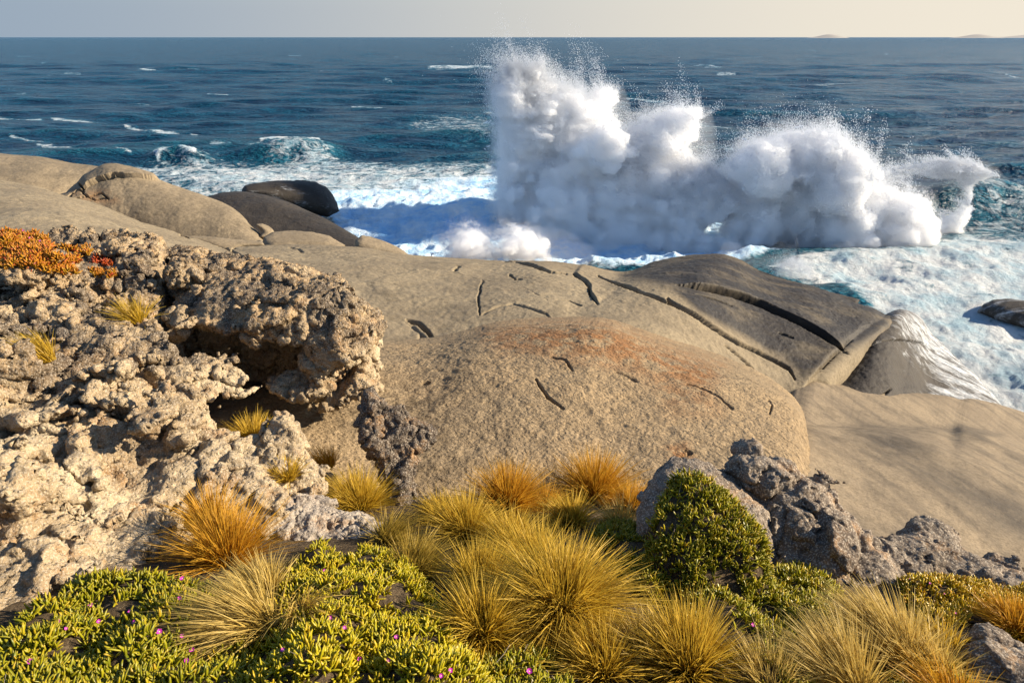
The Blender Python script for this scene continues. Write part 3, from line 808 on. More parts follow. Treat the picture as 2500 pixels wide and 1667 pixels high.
wp = .22 * np.stack([vnoise(Pn, 2.3, 1.), vnoise(Pn, 2.3, 21.), vnoise(Pn, 2.3, 41.)], 1)
Pw = (Pn + wp) * np.array([1, 1, 1.7], np.float32)
nz = .10 * fbm(Pw, 1.3, 2)
c1, c2, cv = cells(Pw, 1.5, 2.)
nz += .11 * cv + .10 * sst(.10, .0, c2 - c1)
c1, c2, cv = cells(Pw, 3.9, 9.)
nz += .07 * cv + .04 * sst(.10, .0, c2 - c1)
lay = vnoise(np.stack([Pw[:, 0] * .15, Pw[:, 1] * .15, Pw[:, 2]], 1), 4.2, 5.)      # bedding: ledges and undercuts
nz += .085 * lay
nz += .12 * sst(.36, .05, worley(Pn, 2.6, 3.)) - .025 * ridged(Pw, 6.0, 2, .6, 7.)
del wp, Pw, c1, c2, cv, lay
f[g[:, 0], g[:, 1], g[:, 2]] += nz.astype(np.float32)
LV, LF = surface_nets(f, (ox, oy, oz), hv)
del f, g, Pn, nz
LV = karst(LV, LF, .030, .026)
LV[:, 2] = np.maximum(LV[:, 2], 8.3)
brown = np.clip(sst(9.75, 10.25, LV[:, 2]) * sst(5.6, 7.6, LV[:, 1]) + .45 * fbm(LV, .8, 3) + .12, 0, 1)
tag(mk('limestone_outcrop', LV, LF, M_LIME, attrs={'brown': brown}), 'big pitted tan limestone outcrop with a shadowed hollow under its overhang', 'rock')
BVH_L = BVHTree.FromPolygons(LV.tolist(), LF.tolist())

def lime_hit(px, py):
    d = rays(px, py); d = d / np.linalg.norm(d)
    h, n, i, t = BVH_L.ray_cast(Vector(EYE), Vector(d))
    return (np.array(h), np.array(n)) if h is not None else (None, None)

def rock(poly, Y, label, mat, T=(.25, .35), Rr=.18, tilt=(0, .6), h=.02, amp=.07, sc=4.0, kb=.022, ks=.011, br=.35, name='limestone_rock'):
    def fn(P):
        if mat is M_ROCK:
            c1, c2, cv = cells(P + .08 * vnoise(P, 4, 2.)[:, None], sc * .75)
            d1, d2, dv = cells(P, sc * 2.2, 3.)
            return .7 * fbm(P, sc * .6, 3) + 1.0 * cv + .35 * dv + .5 * sst(.10, 0, c2 - c1) - .35 * ridged(P, sc * 3, 2, .6, 3.) - .2
        c1, c2, cv = cells(P + .1 * vnoise(P, 5, 2.)[:, None], sc * .8)
        return .5 * fbm(P, sc, 2) - .5 * ridged(P, sc * 1.3, 2, .6, 3.) + .9 * cv + .8 * sst(.14, 0, c2 - c1) + .7 * sst(.36, .05, worley(P, sc * 1.3)) - .35
    V, F = inflate(poly, Y, T, Rr, tilt, h, amp, sc, fn)
    V = karst(V, F, kb, ks, 10, 26)
    tag(mk(name, V, F, mat, attrs={'brown': np.full(len(V), br)}), label, 'rock')
    return V, F

rock([(872, 1080), (880, 1010), (890, 955), (905, 945), (925, 968), (950, 988), (985, 985), (1000, 1020), (1040, 1035), (1058, 1060), (1045, 1095), (1015, 1110), (1000, 1160), (1005, 1230), (1010, 1290), (960, 1290), (950, 1200), (935, 1130), (890, 1100)], 7.3,
     'tall dark limestone spike standing alone against the weathered granite boulder', M_LIME_GREY, T=(.12, .25), Rr=.13, tilt=(0, .25), amp=.06, name='limestone_pinnacle')
rock([(620, 1140), (625, 1095), (645, 1060), (670, 1020), (695, 1012), (715, 1030), (735, 1075), (755, 1120), (790, 1150), (800, 1200), (740, 1230), (660, 1220)], 6.75,
     'pitted limestone knob between two tussocks, right of the outcrop', M_LIME, T=(.22, .35), Rr=.2, tilt=(0, .5))
rock([(640, 1240), (690, 1200), (740, 1205), (790, 1230), (840, 1245), (880, 1240), (930, 1270), (965, 1300), (985, 1345), (1010, 1400), (1000, 1440), (900, 1460), (760, 1440), (680, 1400), (640, 1330)], 5.65,
     'pale whitish limestone rock half covered by bright ice plant', M_LIME_WHITE, T=(.25, .4), Rr=.22, tilt=(.15, .9))
rock([(470, 1120), (500, 1060), (540, 1060), (590, 1110), (640, 1150), (700, 1200), (720, 1260), (640, 1330), (540, 1330), (480, 1250)], 6.1,
     'tan limestone rubble behind the orange tussock', M_LIME, T=(.2, .3), Rr=.2, tilt=(.1, .9), amp=.09)
rock([(930, 1190), (960, 1180), (1000, 1195), (1060, 1240), (1110, 1260), (1090, 1290), (1000, 1300), (940, 1260)], 6.9,
     'low dark rubble at the foot of the limestone spike', M_LIME_GREY, T=(.12, .3), Rr=.12, tilt=(0, 1.0))
# right hand group
rock([(1560, 1260), (1572, 1215), (1600, 1160), (1640, 1122), (1700, 1115), (1740, 1130), (1790, 1170), (1840, 1215), (1880, 1250), (1895, 1290), (1890, 1360), (1870, 1420), (1780, 1480), (1640, 1480), (1570, 1400)], 5.45,
     'rounded dark grey rock under the green hummock', M_ROCK, T=(.3, .5), Rr=.4, tilt=(.1, .55), amp=.05, sc=2.2, kb=.008, ks=.006)
rock([(1775, 1150), (1785, 1125), (1805, 1108), (1850, 1112), (1880, 1122), (1910, 1140), (1935, 1165), (1930, 1185), (1900, 1200), (1870, 1220), (1820, 1190)], 5.9,
     'brown jagged rock on top of the dark grey rocks, touching the big boulder', M_ROCK, T=(.15, .25), Rr=.12, tilt=(0, .5), amp=.10, sc=2.6, kb=.010, ks=.007)
rock([(1875, 1230), (1890, 1195), (1930, 1182), (1965, 1165), (2000, 1180), (2030, 1205), (2040, 1240), (2075, 1265), (2090, 1310), (2100, 1350), (2080, 1400), (1980, 1440), (1900, 1400), (1870, 1320)], 5.45,
     'large dark rock right of the green hummock with a ragged top', M_ROCK, T=(.28, .5), Rr=.28, tilt=(.1, .6), amp=.10, sc=2.6, kb=.010, ks=.007)
rock([(1880, 1350), (1920, 1335), (1990, 1340), (2060, 1340), (2120, 1335), (2165, 1350), (2190, 1390), (2200, 1430), (2225, 1470), (2250, 1520), (2220, 1550), (2150, 1500), (2000, 1480), (1900, 1440)], 4.95,
     'knobbly dark limestone ledge above the straw tussock', M_ROCK, T=(.2, .4), Rr=.2, tilt=(.1, .8), amp=.10, sc=2.6, kb=.010, ks=.007)
rock([(2165, 1330), (2175, 1308), (2210, 1305), (2240, 1298), (2285, 1296), (2330, 1318), (2360, 1345), (2420, 1368), (2500, 1395), (2580, 1430), (2600, 1480), (2480, 1460), (2400, 1440), (2290, 1430), (2210, 1420), (2180, 1390)], 5.25,
     'flat dark rock at the right edge above the yellow mat', M_ROCK, T=(.2, .4), Rr=.18, tilt=(.1, 1.0), amp=.09, sc=2.6, kb=.010, ks=.007)
rock([(2350, 1600), (2360, 1550), (2385, 1520), (2410, 1515), (2450, 1535), (2500, 1570), (2580, 1600), (2600, 1680), (2480, 1690), (2380, 1660)], 3.5,
     'dark rock in the lower right corner among dry grass', M_ROCK, T=(.2, .3), Rr=.18, tilt=(.1, .8), amp=.08, sc=2.6, kb=.010, ks=.007, h=.015)
rock([(330, 1400), (350, 1360), (420, 1340), (480, 1345), (520, 1370), (500, 1420), (420, 1450), (350, 1450)], 4.95,
     'small shadowed stone under the arching straw tussock', M_LIME, T=(.12, .2), Rr=.12, tilt=(0, .8), h=.015)
for (poly, Y, lab) in [([(132, 820), (140, 800), (165, 803), (178, 820), (165, 835), (140, 835)], 8.15, 'small grey stone lying on the outcrop beside the grass'),
                       ([(160, 645), (168, 636), (182, 638), (184, 652), (170, 656)], 10.6, 'pale round stone at the edge of the orange mat'),
                       ([(140, 620), (148, 610), (160, 616), (158, 628), (146, 628)], 10.9, 'grey pebble among the orange leaves on the outcrop')]:
    hp, hn = lime_hit(*np.mean(poly, 0))
    yy = hp[1] if hp is not None else Y
    rock(poly, yy, lab, M_LIME_GREY if 'grey' in lab else M_LIME, T=(.07, .09), Rr=.07, tilt=(0, .3), h=.015, amp=.015, kb=.008, ks=.004)

# ================================================================ sea
q = .0048
ys = [13.0]
while ys[-1] < 420: ys.append(ys[-1] * (1 + q))
while ys[-1] < 60000: ys.append(ys[-1] * 1.04)
ys = np.array(ys); ts = np.linspace(-1.15, 1.15, 760)
T_, Y_ = np.meshgrid(ts, ys, indexing='ij')
SX = T_ * Y_; P = np.stack([SX, Y_, 0 * SX], -1).reshape(-1, 3)
px, py = proj(P)
x, y = P[:, 0], P[:, 1]
def waves(x, y):
    z = 0 * x
    rr = np.random.default_rng(5)
    for lam, amp, n in ((46, .32, 4), (21, .22, 6), (9.5, .13, 8), (4.6, .07, 8), (2.2, .03, 8)):
        for i in range(n):
            a = R(90 + rr.normal(14, 22)); l = lam * rr.uniform(.75, 1.3); ph = rr.uniform(0, 6.28)
            s = np.sin((x * math.cos(a) + y * math.sin(a)) * 2 * math.pi / l + ph)
            fade = np.clip(l / (q * y * 5.0) - 1, 0, 1)
            z = z + amp * fade * (s + .35 * (s * s - .5)) * 1.35 / math.sqrt(n) * 1.4
    return z
gust = .75 + .5 * fbm(P, .03, 3)
z = waves(x, y) * np.clip(gust, .3, 1.5)
foam = np.zeros(len(P)); churn = np.zeros(len(P)); thin = np.zeros(len(P))
wob = 14 * fbm(P, .12, 4); wob2 = 14 * fbm(P, .12, 4, .5, 50.)
qx, qy = px + wob * 1.5, py + wob2 * .6
def zone(poly, soft, val, arr):
    s_ = poly_sd(qx, qy, poly); np.maximum(arr, val * sst(-soft, soft, s_), out=arr)
near = y < 400
zone([(150, 405), (330, 395), (480, 380), (620, 385), (780, 365), (880, 385), (960, 402), (1200, 400), (1260, 470), (830, 500), (830, 540), (500, 500), (330, 440)], 22, .66, foam)
zone([(460, 395), (700, 405), (900, 425), (1220, 420), (1220, 470), (840, 475), (560, 460)], 26, .80, foam)
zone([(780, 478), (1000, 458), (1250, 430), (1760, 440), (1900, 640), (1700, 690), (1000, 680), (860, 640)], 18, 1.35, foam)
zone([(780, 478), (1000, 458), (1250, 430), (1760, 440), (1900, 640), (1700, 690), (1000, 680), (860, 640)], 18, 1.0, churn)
zone([(975, 300), (1010, 282), (1100, 278), (1210, 280), (1210, 350), (1120, 345), (1040, 330)], 22, .50, foam)
zone([(1830, 690), (1950, 650), (2240, 640), (2360, 600), (2440, 620), (2600, 660), (2700, 1200), (2300, 1060), (2160, 800), (2050, 745)], 30, .92, foam)
zone([(2330, 620), (2380, 500), (2440, 470), (2600, 500), (2640, 640), (2420, 640)], 30, .52, foam)
zone([(600, 370), (640, 345), (780, 345), (800, 372), (700, 392)], 14, .62, foam)
def streak(line, wd, val, arr=foam):
    D, s_, p_ = seg_dist(px + wob * .5, py + wob2 * .18, line)
    np.maximum(arr, val * np.exp(-(D / wd)**2) * sst(0, .08, p_) * sst(1, .92, p_), out=arr)
for l, wd, v in [([(-40, 282), (60, 288), (110, 290)], 3.5, .75), ([(115, 287), (200, 292), (270, 297)], 3, .75), ([(290, 304), (350, 318), (420, 324), (495, 338)], 4.5, .72), ([(80, 350), (130, 356), (205, 368)], 4, .70),
                 ([(270, 370), (330, 382)], 4, .7), ([(20, 332), (60, 338), (110, 344)], 3, .6), ([(325, 168), (385, 171)], 1.5, .75), ([(430, 171), (490, 171)], 1.2, .6), ([(770, 172), (900, 171)], 1.2, .62), ([(1040, 168), (1210, 165)], 1.8, .75), ([(500, 231), (560, 232)], 1.8, .7), ([(855, 263), (935, 266)], 2.5, .65),
                 ([(1520, 240), (1640, 246)], 2, .65), ([(1745, 182), (1800, 182)], 1.3, .6), ([(1930, 205), (2090, 206)], 1.6, .55), ([(270, 231), (310, 230)], 1.3, .6), ([(495, 142), (530, 142)], 1, .6), ([(1990, 235), (2040, 238)], 1.5, .55), ([(1680, 300), (1800, 318)], 3, .55),
                 ([(2390, 460), (2440, 500), (2500, 530)], 9, .85), ([(2400, 448), (2480, 480), (2520, 500)], 6, .6), ([(630, 350), (690, 342), (790, 347)], 5, 1.0), ([(2180, 345), (2330, 350)], 3, .5)]:
    streak(l, wd, v)
rw = np.random.default_rng(21)
for i in range(70):
    a_ = rw.uniform(0, 2500); b_ = 120 + 250 * rw.random()**1.6; ln = rw.uniform(15, 70); tl = rw.uniform(-.04, .10)
    streak([(a_, b_), (a_ + ln * .5, b_ + ln * tl * .3), (a_ + ln, b_ + ln * tl)], .8 + (b_ - 110) * .014, rw.uniform(.30, .55))
# swell lines that stand up near the coast
def hump(line, A, wf, wb, th=0.0):
    """line in pixels at sea level; wf/wb: width (m) towards and away from the viewer"""
    global z
    l = np.asarray(line, float); d = rays(l[:, 0], l[:, 1]); Pl = EYE + d * (-CAM_H / d[:, 2])[:, None]
    m = np.where((y > Pl[:, 1].min() - 25) & (y < Pl[:, 1].max() + 25))[0]
    D, s_, p_ = seg_dist(x[m], y[m], Pl[:, :2])
    far = s_ * np.sign(Pl[-1, 0] - Pl[0, 0])
    wd = np.where(far > 0, wf, wb)
    e = np.exp(-(D / wd)**2) * sst(0, .45, p_) * sst(1, .6, p_)
    z[m] += A * e
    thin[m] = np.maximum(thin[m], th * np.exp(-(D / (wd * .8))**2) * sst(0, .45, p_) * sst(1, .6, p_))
hump([(540, 385), (640, 378), (720, 374), (860, 378)], 1.5, 2.0, 4.0, .7)
streak([(375, 388), (400, 378), (440, 374), (490, 386)], 9, 1.1)
hump([(350, 392), (400, 384), (440, 382), (520, 392)], 1.3, 1.2, 2.0, .2)
hump([(2100, 560), (2250, 540), (2400, 530), (2560, 540), (2700, 560)], 3.4, 2.6, 4.5, .55)
hump([(1150, 395), (1300, 385), (1500, 372), (1800, 362)], .8, 3, 5, .3)
hump([(830, 560), (1000, 540), (1250, 530), (1500, 560), (1700, 600)], 1.0, 6, 6)
tb = foam * (y < 130)
z += np.clip(tb, 0, 1) * (.30 * fbm(P, .55, 5, .6, 3.) + .10 * ridged(P, 1.3, 3))
z += churn * (.5 * fbm(P, .30, 3, .5, 8.) + .20 * ridged(P, .8, 2, .5))
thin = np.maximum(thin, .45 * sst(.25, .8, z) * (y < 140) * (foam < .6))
P[:, 2] = z
F = grid_faces(len(ts), len(ys))
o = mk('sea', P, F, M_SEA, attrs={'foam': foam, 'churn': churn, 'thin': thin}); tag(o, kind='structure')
# far islands on the horizon
def island(pxs, hpx, Y):
    l, r_ = pxs
    n = 60; s = np.linspace(0, 1, n)
    a = at(l, 92, Y); b = at(r_, 92, Y)
    prof = np.sin(s * math.pi)**.7 * (.75 + .35 * np.sin(s * 5 + l)) * hpx * Y / FPX
    rows = []
    for k, hh in ((-1, 0), (-.5, .7), (0, 1), (.6, .6), (1, 0)):
        p = a + (b - a) * s[:, None]; p[:, 1] += k * Y * .02; p[:, 2] = prof * hh - 4 * (hh == 0); rows.append(p)
    V = np.stack(rows, 1).reshape(-1, 3)
    tag(mk('hill', V, grid_faces(n, 5), M_ISLE), kind='structure')
island((1978, 2066), 7, 13000); island((2330, 2440), 7, 13000); island((2430, 2760), 15, 16000)

# ================================================================ spray thrown up by the breaking waves
M_SHELL = mist('spray shell', .75); M_HALO = mist('spray halo', .22); M_THIN = mist('spray thin', .5); M_WISP = mist('spray wisp', .22)
def billow(P, sc):
    return 1.1 * ridged(P, sc * .8, 2, .5) + .6 * ridged(P, sc * 2.6, 2, .55, 6.)

def drops_mesh(C, r):
    o = np.array([[1, 0, -.7], [-1, 0, -.7], [0, 1, .7], [0, -1, .7]], np.float32) * .75
    V = (C[:, None, :] + o[None] * r[:, None, None]).reshape(-1, 3)
    b = (np.arange(len(C)) * 4)[:, None]
    T = np.concatenate([b + np.array([[0, 1, 2]]), b + np.array([[0, 3, 1]]), b + np.array([[0, 2, 3]]), b + np.array([[1, 3, 2]])])
    return V, T

def spray(label, cores, veils=(), ndrops=20000, dr=(.012, .050), dsp=.5, wind=(-.5, .2, .35), top=None, group='bursts of spray along the rocks'):
    root = None
    meshes = []
    for (poly, Y, T, Rr, tilt, h, amp, sc, mat) in cores:
        V, F = inflate(poly, Y, T, Rr, tilt, h, amp, sc, lambda P: billow(P, sc))
        N_ = vnormals(V, F); V = V + N_ * (-.16 * ridged(V, 2.0, 3, .65, 2.))[:, None]
        N_ = vnormals(V, F)
        if mat in (M_SPRAY, M_SPRAY_BLUE):                            # thinner and thinner shells round the core, drifting with the wind
            for grow, w_, am, m_ in ((.10, .12, .30, M_SHELL), (.28, .40, .55, M_HALO)):
                G = fbm(V * np.array([.5, 1, 1.2]), .9, 4, .6, 12.)
                low = sst(3.0, .2, V[:, 2])
                Vs = V + N_ * np.array([1, 1, .35]) * (grow + am * np.clip(G, -.25, 1) + low * w_ * (1.2 + 2.5 * np.clip(G, -.4, 1)))[:, None] + np.array([-1, .15, .30]) * (w_ * (1 + 2 * np.clip(G, -.4, 1)))[:, None]
                meshes.append((Vs, F, m_))
        meshes.insert(0, (V, F, mat))
    base = np.mean([m[0].mean(0) for m in meshes], 0); base[2] = 0
    root = empty('wave_spray', base)
    tag(root, label, 'spray', group)
    def child(nm, V, F, mat, smooth=True):
        o = mk(nm, V - base, F, mat, root, smooth); return o
    for V, F, mat in meshes: child('plume' if mat in (M_SPRAY, M_SPRAY_BLUE, M_THIN, M_WISP) else 'mist', np.maximum(V, [-1e9, -1e9, -1.5]), F, mat)
    meshes = [m for m in meshes if m[2] in (M_SPRAY, M_SPRAY_BLUE, M_THIN, M_WISP)]
    for (poly, Y, T, Rr, tilt, h, amp, sc, mat) in veils:
        V, F = inflate(poly, Y, T, Rr, tilt, h, amp, sc, lambda P: fbm(P, sc, 3))
        V[:, 2] = np.maximum(V[:, 2], -1.0)
        child('mist', V, F, mat)
    if ndrops:
        rr = np.random.default_rng(len(label))
        allV = np.concatenate([m[0] for m in meshes]); allN = np.concatenate([vnormals(m[0], m[1]) for m in meshes])
        wgt = np.clip(allN[:, 2] * .7 + .55 + .35 * np.abs(allN[:, 0]), 0, 2) * sst(.5, 5, allV[:, 2])
        if top is not None: wgt = wgt * (1 + 5 * sst(top[0], top[1], allV[:, 2]))
        k = rr.choice(len(allV), ndrops, p=wgt / wgt.sum())
        off = rr.exponential(dsp, ndrops)
        C = allV[k] + allN[k] * (off * .6)[:, None] + np.array(wind) * (off * rr.uniform(.2, 1.3, ndrops))[:, None] + rr.normal(0, .05, (ndrops, 3))
        r = rr.uniform(dr[0], dr[1], ndrops) * (1 - .4 * np.clip(off / dsp / 4, 0, 1))
        nj = ndrops // 450                           # thin ragged jets shooting out of the tops
        kj = rr.choice(len(allV), nj, p=wgt / wgt.sum()); m_ = 260
        dj = allN[kj] * .5 + np.array([wind[0] * .5, 0, .9]) + rr.normal(0, .35, (nj, 3)); Lj = rr.uniform(.5, 2.2, nj) * (dsp / .5)
        tj = rr.random((nj, m_))**1.5
        Cj = allV[kj][:, None] + dj[:, None] * (tj * Lj[:, None])[..., None] + rr.normal(0, 1, (nj, m_, 3)) * (.05 + .22 * tj)[..., None] * (dsp / .55)
        Cj[..., 0] += wind[0] * tj**2 * 1.2
        C = np.concatenate([C, Cj.reshape(-1, 3)]); r = np.concatenate([r, rr.uniform(dr[0], dr[1] * .8, nj * m_)])
        V, F = drops_mesh(C, r)
        o = child('droplets', V, F, M_DROPS, False); o['kind'] = 'stuff'
    return root

S1 = [(1200, 600), (1196, 500), (1204, 440), (1208, 380), (1204, 320), (1208, 270), (1206, 228), (1220, 200), (1244, 180), (1262, 150), (1272, 172), (1292, 182), (1310, 165), (1324, 138), (1334, 150), (1337, 190), (1362, 206), (1391, 216), (1403, 228), (1448, 222), (1494, 219), (1510, 246), (1504, 266), (1516, 287), (1545, 322), (1548, 352), (1520, 392), (1500, 420), (1440, 420), (1400, 450), (1370, 470), (1340, 500), (1330, 600)]
S1b = [(1330, 620), (1310, 500), (1290, 440), (1330, 390), (1420, 350), (1500, 330), (1548, 345), (1560, 400), (1590, 460), (1600, 540), (1560, 640)]
S2 = [(1500, 640), (1490, 540), (1500, 430), (1520, 350), (1552, 300), (1590, 270), (1640, 261), (1680, 265), (1716, 264), (1723, 292), (1727, 320), (1702, 341), (1686, 357), (1701, 384), (1745, 402), (1780, 436), (1808, 476), (1817, 500), (1806, 524), (1760, 545), (1720, 560), (1680, 640)]
S4 = [(1780, 650), (1760, 560), (1770, 470), (1776, 410), (1800, 370), (1820, 350), (1870, 336), (1925, 314), (1982, 307), (2044, 313), (2072, 346), (2096, 364), (2135, 387), (2152, 415), (2164, 444), (2200, 480), (2150, 560), (2140, 650), (2060, 662), (2010, 664), (1960, 640), (1900, 600)]
S4b = [(2010, 640), (2030, 560), (2090, 480), (2160, 450), (2212, 462), (2262, 474), (2279, 502), (2297, 540), (2290, 582), (2312, 640), (2240, 658), (2137, 664)]
S5 = [(2080, 456), (2140, 426), (2212, 399), (2298, 389), (2384, 401), (2434, 421), (2446, 436), (2412, 440), (2384, 449), (2330, 446), (2250, 440), (2160, 463)]
S5b = [(2290, 600), (2280, 540), (2250, 490), (2290, 500), (2330, 520), (2360, 490), (2378, 500), (2376, 534), (2354, 556), (2360, 574), (2331, 593)]
L2 = [(1640, 420), (1720, 402), (1780, 436), (1808, 476), (1818, 500), (1806, 524), (1750, 560), (1680, 540), (1620, 480)]
L3 = [(1960, 340), (2040, 328), (2100, 366), (2140, 390), (2154, 420), (2140, 470), (2080, 540), (2000, 520), (1940, 430)]
L4 = [(2010, 520), (2080, 490), (2140, 520), (2152, 600), (2130, 655), (2040, 655), (1990, 600)]
L5 = [(1230, 255), (1300, 212), (1390, 232), (1412, 300), (1370, 385), (1290, 372), (1232, 330)]
L6 = [(1420, 330), (1490, 300), (1540, 330), (1552, 380), (1500, 430), (1440, 420), (1400, 380)]
L7 = [(1800, 380), (1870, 345), (1940, 350), (1960, 430), (1900, 500), (1820, 480), (1780, 430)]
L8 = [(1540, 620), (1600, 575), (1700, 555), (1800, 570), (1850, 640), (1820, 680), (1700, 700), (1580, 690)]
SPK = [(1222, 240), (1240, 185), (1256, 148), (1263, 138), (1272, 165), (1298, 178), (1312, 150), (1324, 128), (1332, 126), (1338, 160), (1345, 205), (1300, 245)]
L9 = [(1290, 600), (1300, 510), (1370, 470), (1450, 480), (1540, 520), (1580, 590), (1560, 650), (1400, 660), (1310, 650)]
S5c = [(2250, 430), (2290, 406), (2340, 395), (2400, 405), (2446, 436), (2410, 442), (2384, 452), (2376, 485), (2382, 505), (2378, 534), (2356, 556), (2361, 574), (2331, 593), (2290, 600), (2280, 560), (2300, 525), (2335, 520), (2362, 495), (2362, 465), (2330, 440), (2290, 440)]
S6 = [(1070, 650), (1080, 615), (1099, 606), (1106, 592), (1126, 572), (1146, 561), (1166, 558), (1196, 580), (1206, 605), (1224, 585), (1242, 566), (1262, 553), (1300, 556), (1334, 580), (1357, 603), (1361, 650)]
spray('tallest burst of white spray, thrown up in ragged points against the sea',
      [(S1, 57, (3.0, 3.0), 2.6, (.15, .0), .13, .75, .50, M_SPRAY), (S1b, 54, (2.4, 2.5), 1.8, (0, .1), .14, .7, .5, M_SPRAY_BLUE), (SPK, 56.5, (.7, .8), .7, (0, 0), .09, .45, 1.2, M_THIN), (L5, 55.4, (1.4, 1.5), 1.5, (0, 0), .12, .6, .7, M_SPRAY), (L6, 52.2, (1.4, 1.4), 1.1, (0, 0), .12, .5, .8, M_SPRAY)],
      [([(1170, 600), (1180, 480), (1186, 380), (1190, 280), (1200, 215), (1240, 165), (1330, 120), (1420, 195), (1520, 205), (1560, 330), (1500, 620)], 57, (4, 4), 4, (0, 0), .3, .8, .3, M_VEIL)],
      110000, dsp=.55, top=(7, 13))
spray('second burst of spray with a blunt overhanging head, beside the tallest one',
      [(S2, 53, (2.4, 2.6), 1.7, (0, .1), .13, .75, .55, M_SPRAY), (L2, 50.6, (1.5, 1.5), 1.2, (0, 0), .12, .55, .8, M_SPRAY), (L8, 49.0, (1.2, 1.6), 1.2, (0, .3), .12, .6, .7, M_SPRAY_BLUE), (L9, 51.5, (1.0, 1.2), 1.0, (0, .3), .12, .55, .8, M_SPRAY_BLUE)],
      [([(1450, 640), (1480, 380), (1530, 275), (1620, 245), (1740, 255), (1760, 380), (1840, 470), (1830, 560), (1700, 650)], 53, (4, 4), 4, (0, 0), .3, .7, .3, M_VEIL)], 60000)
spray('broad rolling mass of white spray between the second burst and the curling wave',
      [(S4, 49.5, (2.4, 2.8), 1.8, (0, .1), .13, .7, .55, M_SPRAY), (L3, 47.2, (1.6, 1.6), 1.3, (0, .1), .12, .6, .7, M_SPRAY), (L7, 47.6, (1.2, 1.4), 1.1, (0, .1), .12, .5, .8, M_SPRAY), (L4, 45.6, (1.2, 1.3), 1.0, (0, 0), .11, .45, .9, M_SPRAY), (S4b, 46.5, (2.0, 2.4), 1.8, (0, .1), .14, .4, .7, M_SPRAY)],
      [([(1730, 650), (1740, 430), (1800, 330), (1900, 290), (2040, 292), (2120, 350), (2180, 420), (2290, 470), (2330, 600), (2330, 660), (1900, 680)], 49, (4, 4), 4, (0, 0), .3, .7, .3, M_VEIL)], 70000)
spray('curling breaker at the right with spray blowing back off its lip',
      [(S5, 51, (.8, 1.0), .9, (0, .3), .11, .35, .9, M_WISP), (S5c, 50.2, (1.0, 1.2), .7, (0, .15), .09, .30, 1.1, M_SPRAY)],
      [([(2090, 470), (2140, 405), (2230, 378), (2330, 375), (2440, 405), (2460, 440), (2330, 470), (2200, 480)], 51, (2, 2.5), 1.6, (0, 0), .25, .4, .4, M_VEIL)], 30000, dsp=.22, wind=(-.9, .2, .2))
spray('low puff of spray just behind the brink of the cracked slab',
      [(S6, 36, (1.3, 1.5), .8, (0, .1), .08, .50, 1.3, M_SPRAY)],
      [([(1030, 650), (1060, 600), (1110, 565), (1180, 550), (1270, 540), (1380, 560), (1440, 600), (1500, 660)], 37, (1.8, 2), 1.2, (0, 0), .2, .4, .6, M_VEIL)], 26000, dr=(.006, .018), dsp=.35)
spray('small jet of spray leaping over the dark wet end of the cracked slab',
      [([(1880, 680), (1900, 650), (1930, 630), (1960, 640), (1985, 670), (1990, 690)], 38, (.8, .9), .6, (0, .2), .09, .2, 1.3, M_THIN)],
      [([(1740, 640), (1765, 585), (1800, 590), (1850, 625), (1920, 610), (1990, 640), (2010, 690), (1850, 690)], 40, (1.5, 1.5), 1.0, (0, 0), .2, .3, .6, M_VEIL)], 9000, dr=(.006, .018), dsp=.3)

# ================================================================ grass tussocks
def tussock(px, py, label, r=.42, n=1700, mat=None, lean=(0, 0), spread=1.0, seed=0, lift=0.0, P0=None, droop=.5, r0=.09, stray=.03, wid=.0032, up=0.0):
    """Blades springing from one small crown: r = blade length in metres, lean = how far the tips are combed sideways / away."""
    rg = np.random.default_rng(seed + 100)
    if P0 is None: P0 = ground_hit(np.array([px]), np.array([py]))[0]
    P0 = P0 + np.array([0, 0, up])
    a = rg.uniform(0, 2 * math.pi, n); rad = r0 * np.sqrt(rg.random(n))
    th = np.abs(rg.normal(0, .62, n)) * spread; th = np.minimum(th, 1.8)
    L = r * .82 * rg.uniform(.45, 1.15, n) * (1 + stray * rg.standard_normal(n))
    B = np.stack([rad * np.cos(a), rad * np.sin(a), -.02 + 0 * a], 1)
    a2 = a + rg.normal(0, .5, n)
    D = np.stack([np.sin(th) * np.cos(a2) + lean[0], np.sin(th) * np.sin(a2) + lean[1], np.cos(th)], 1)
    D += rg.normal(0, .08, D.shape); D /= np.linalg.norm(D, axis=1, keepdims=True)
    out = np.stack([np.cos(a2), np.sin(a2), 0 * a2], 1) * (.35 + .5 * np.sin(th))[:, None] + np.array([lean[0], lean[1], 0]) * 1.2
    K = 6
    s = np.linspace(0, 1, K)[None, :, None]
    dr = (droop * rg.uniform(.3, 1.4, n))[:, None, None]
    C = B[:, None, :] + (D * L[:, None])[:, None, :] * s + (s**2.2) * dr * L[:, None, None] * (out[:, None, :] * .55 + np.array([0, 0, -.55]))
    C[:, :, 2] = np.maximum(C[:, :, 2], -.25)
    rnd = rg.normal(0, 1, (n, 3)); t = C[:, -1] - C[:, 0]
    W = np.cross(t, rnd); W /= np.linalg.norm(W, axis=1, keepdims=True) + 1e-9
    wd = (wid * rg.uniform(.45, 1.6, n))[:, None, None] * np.array([1, 1, .9, .75, .5, .12])[None, :, None]
    V = np.stack([C - W[:, None] * wd, C + W[:, None] * wd], 2).reshape(-1, 3)
    b = (np.arange(n) * 2 * K)[:, None, None]; k = (np.arange(K - 1) * 2)[None, :, None]
    F = (b + k + np.array([0, 1, 3, 2])[None, None]).reshape(-1, 4)
    tint = np.repeat(rg.random(n), 2 * K); al = np.tile(np.repeat(np.linspace(0, 1, K), 2), n)
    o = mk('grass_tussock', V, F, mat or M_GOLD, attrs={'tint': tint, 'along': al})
    o.location = P0
    return tag(o, label, 'grass tussock', 'tussocks growing among the rocks')

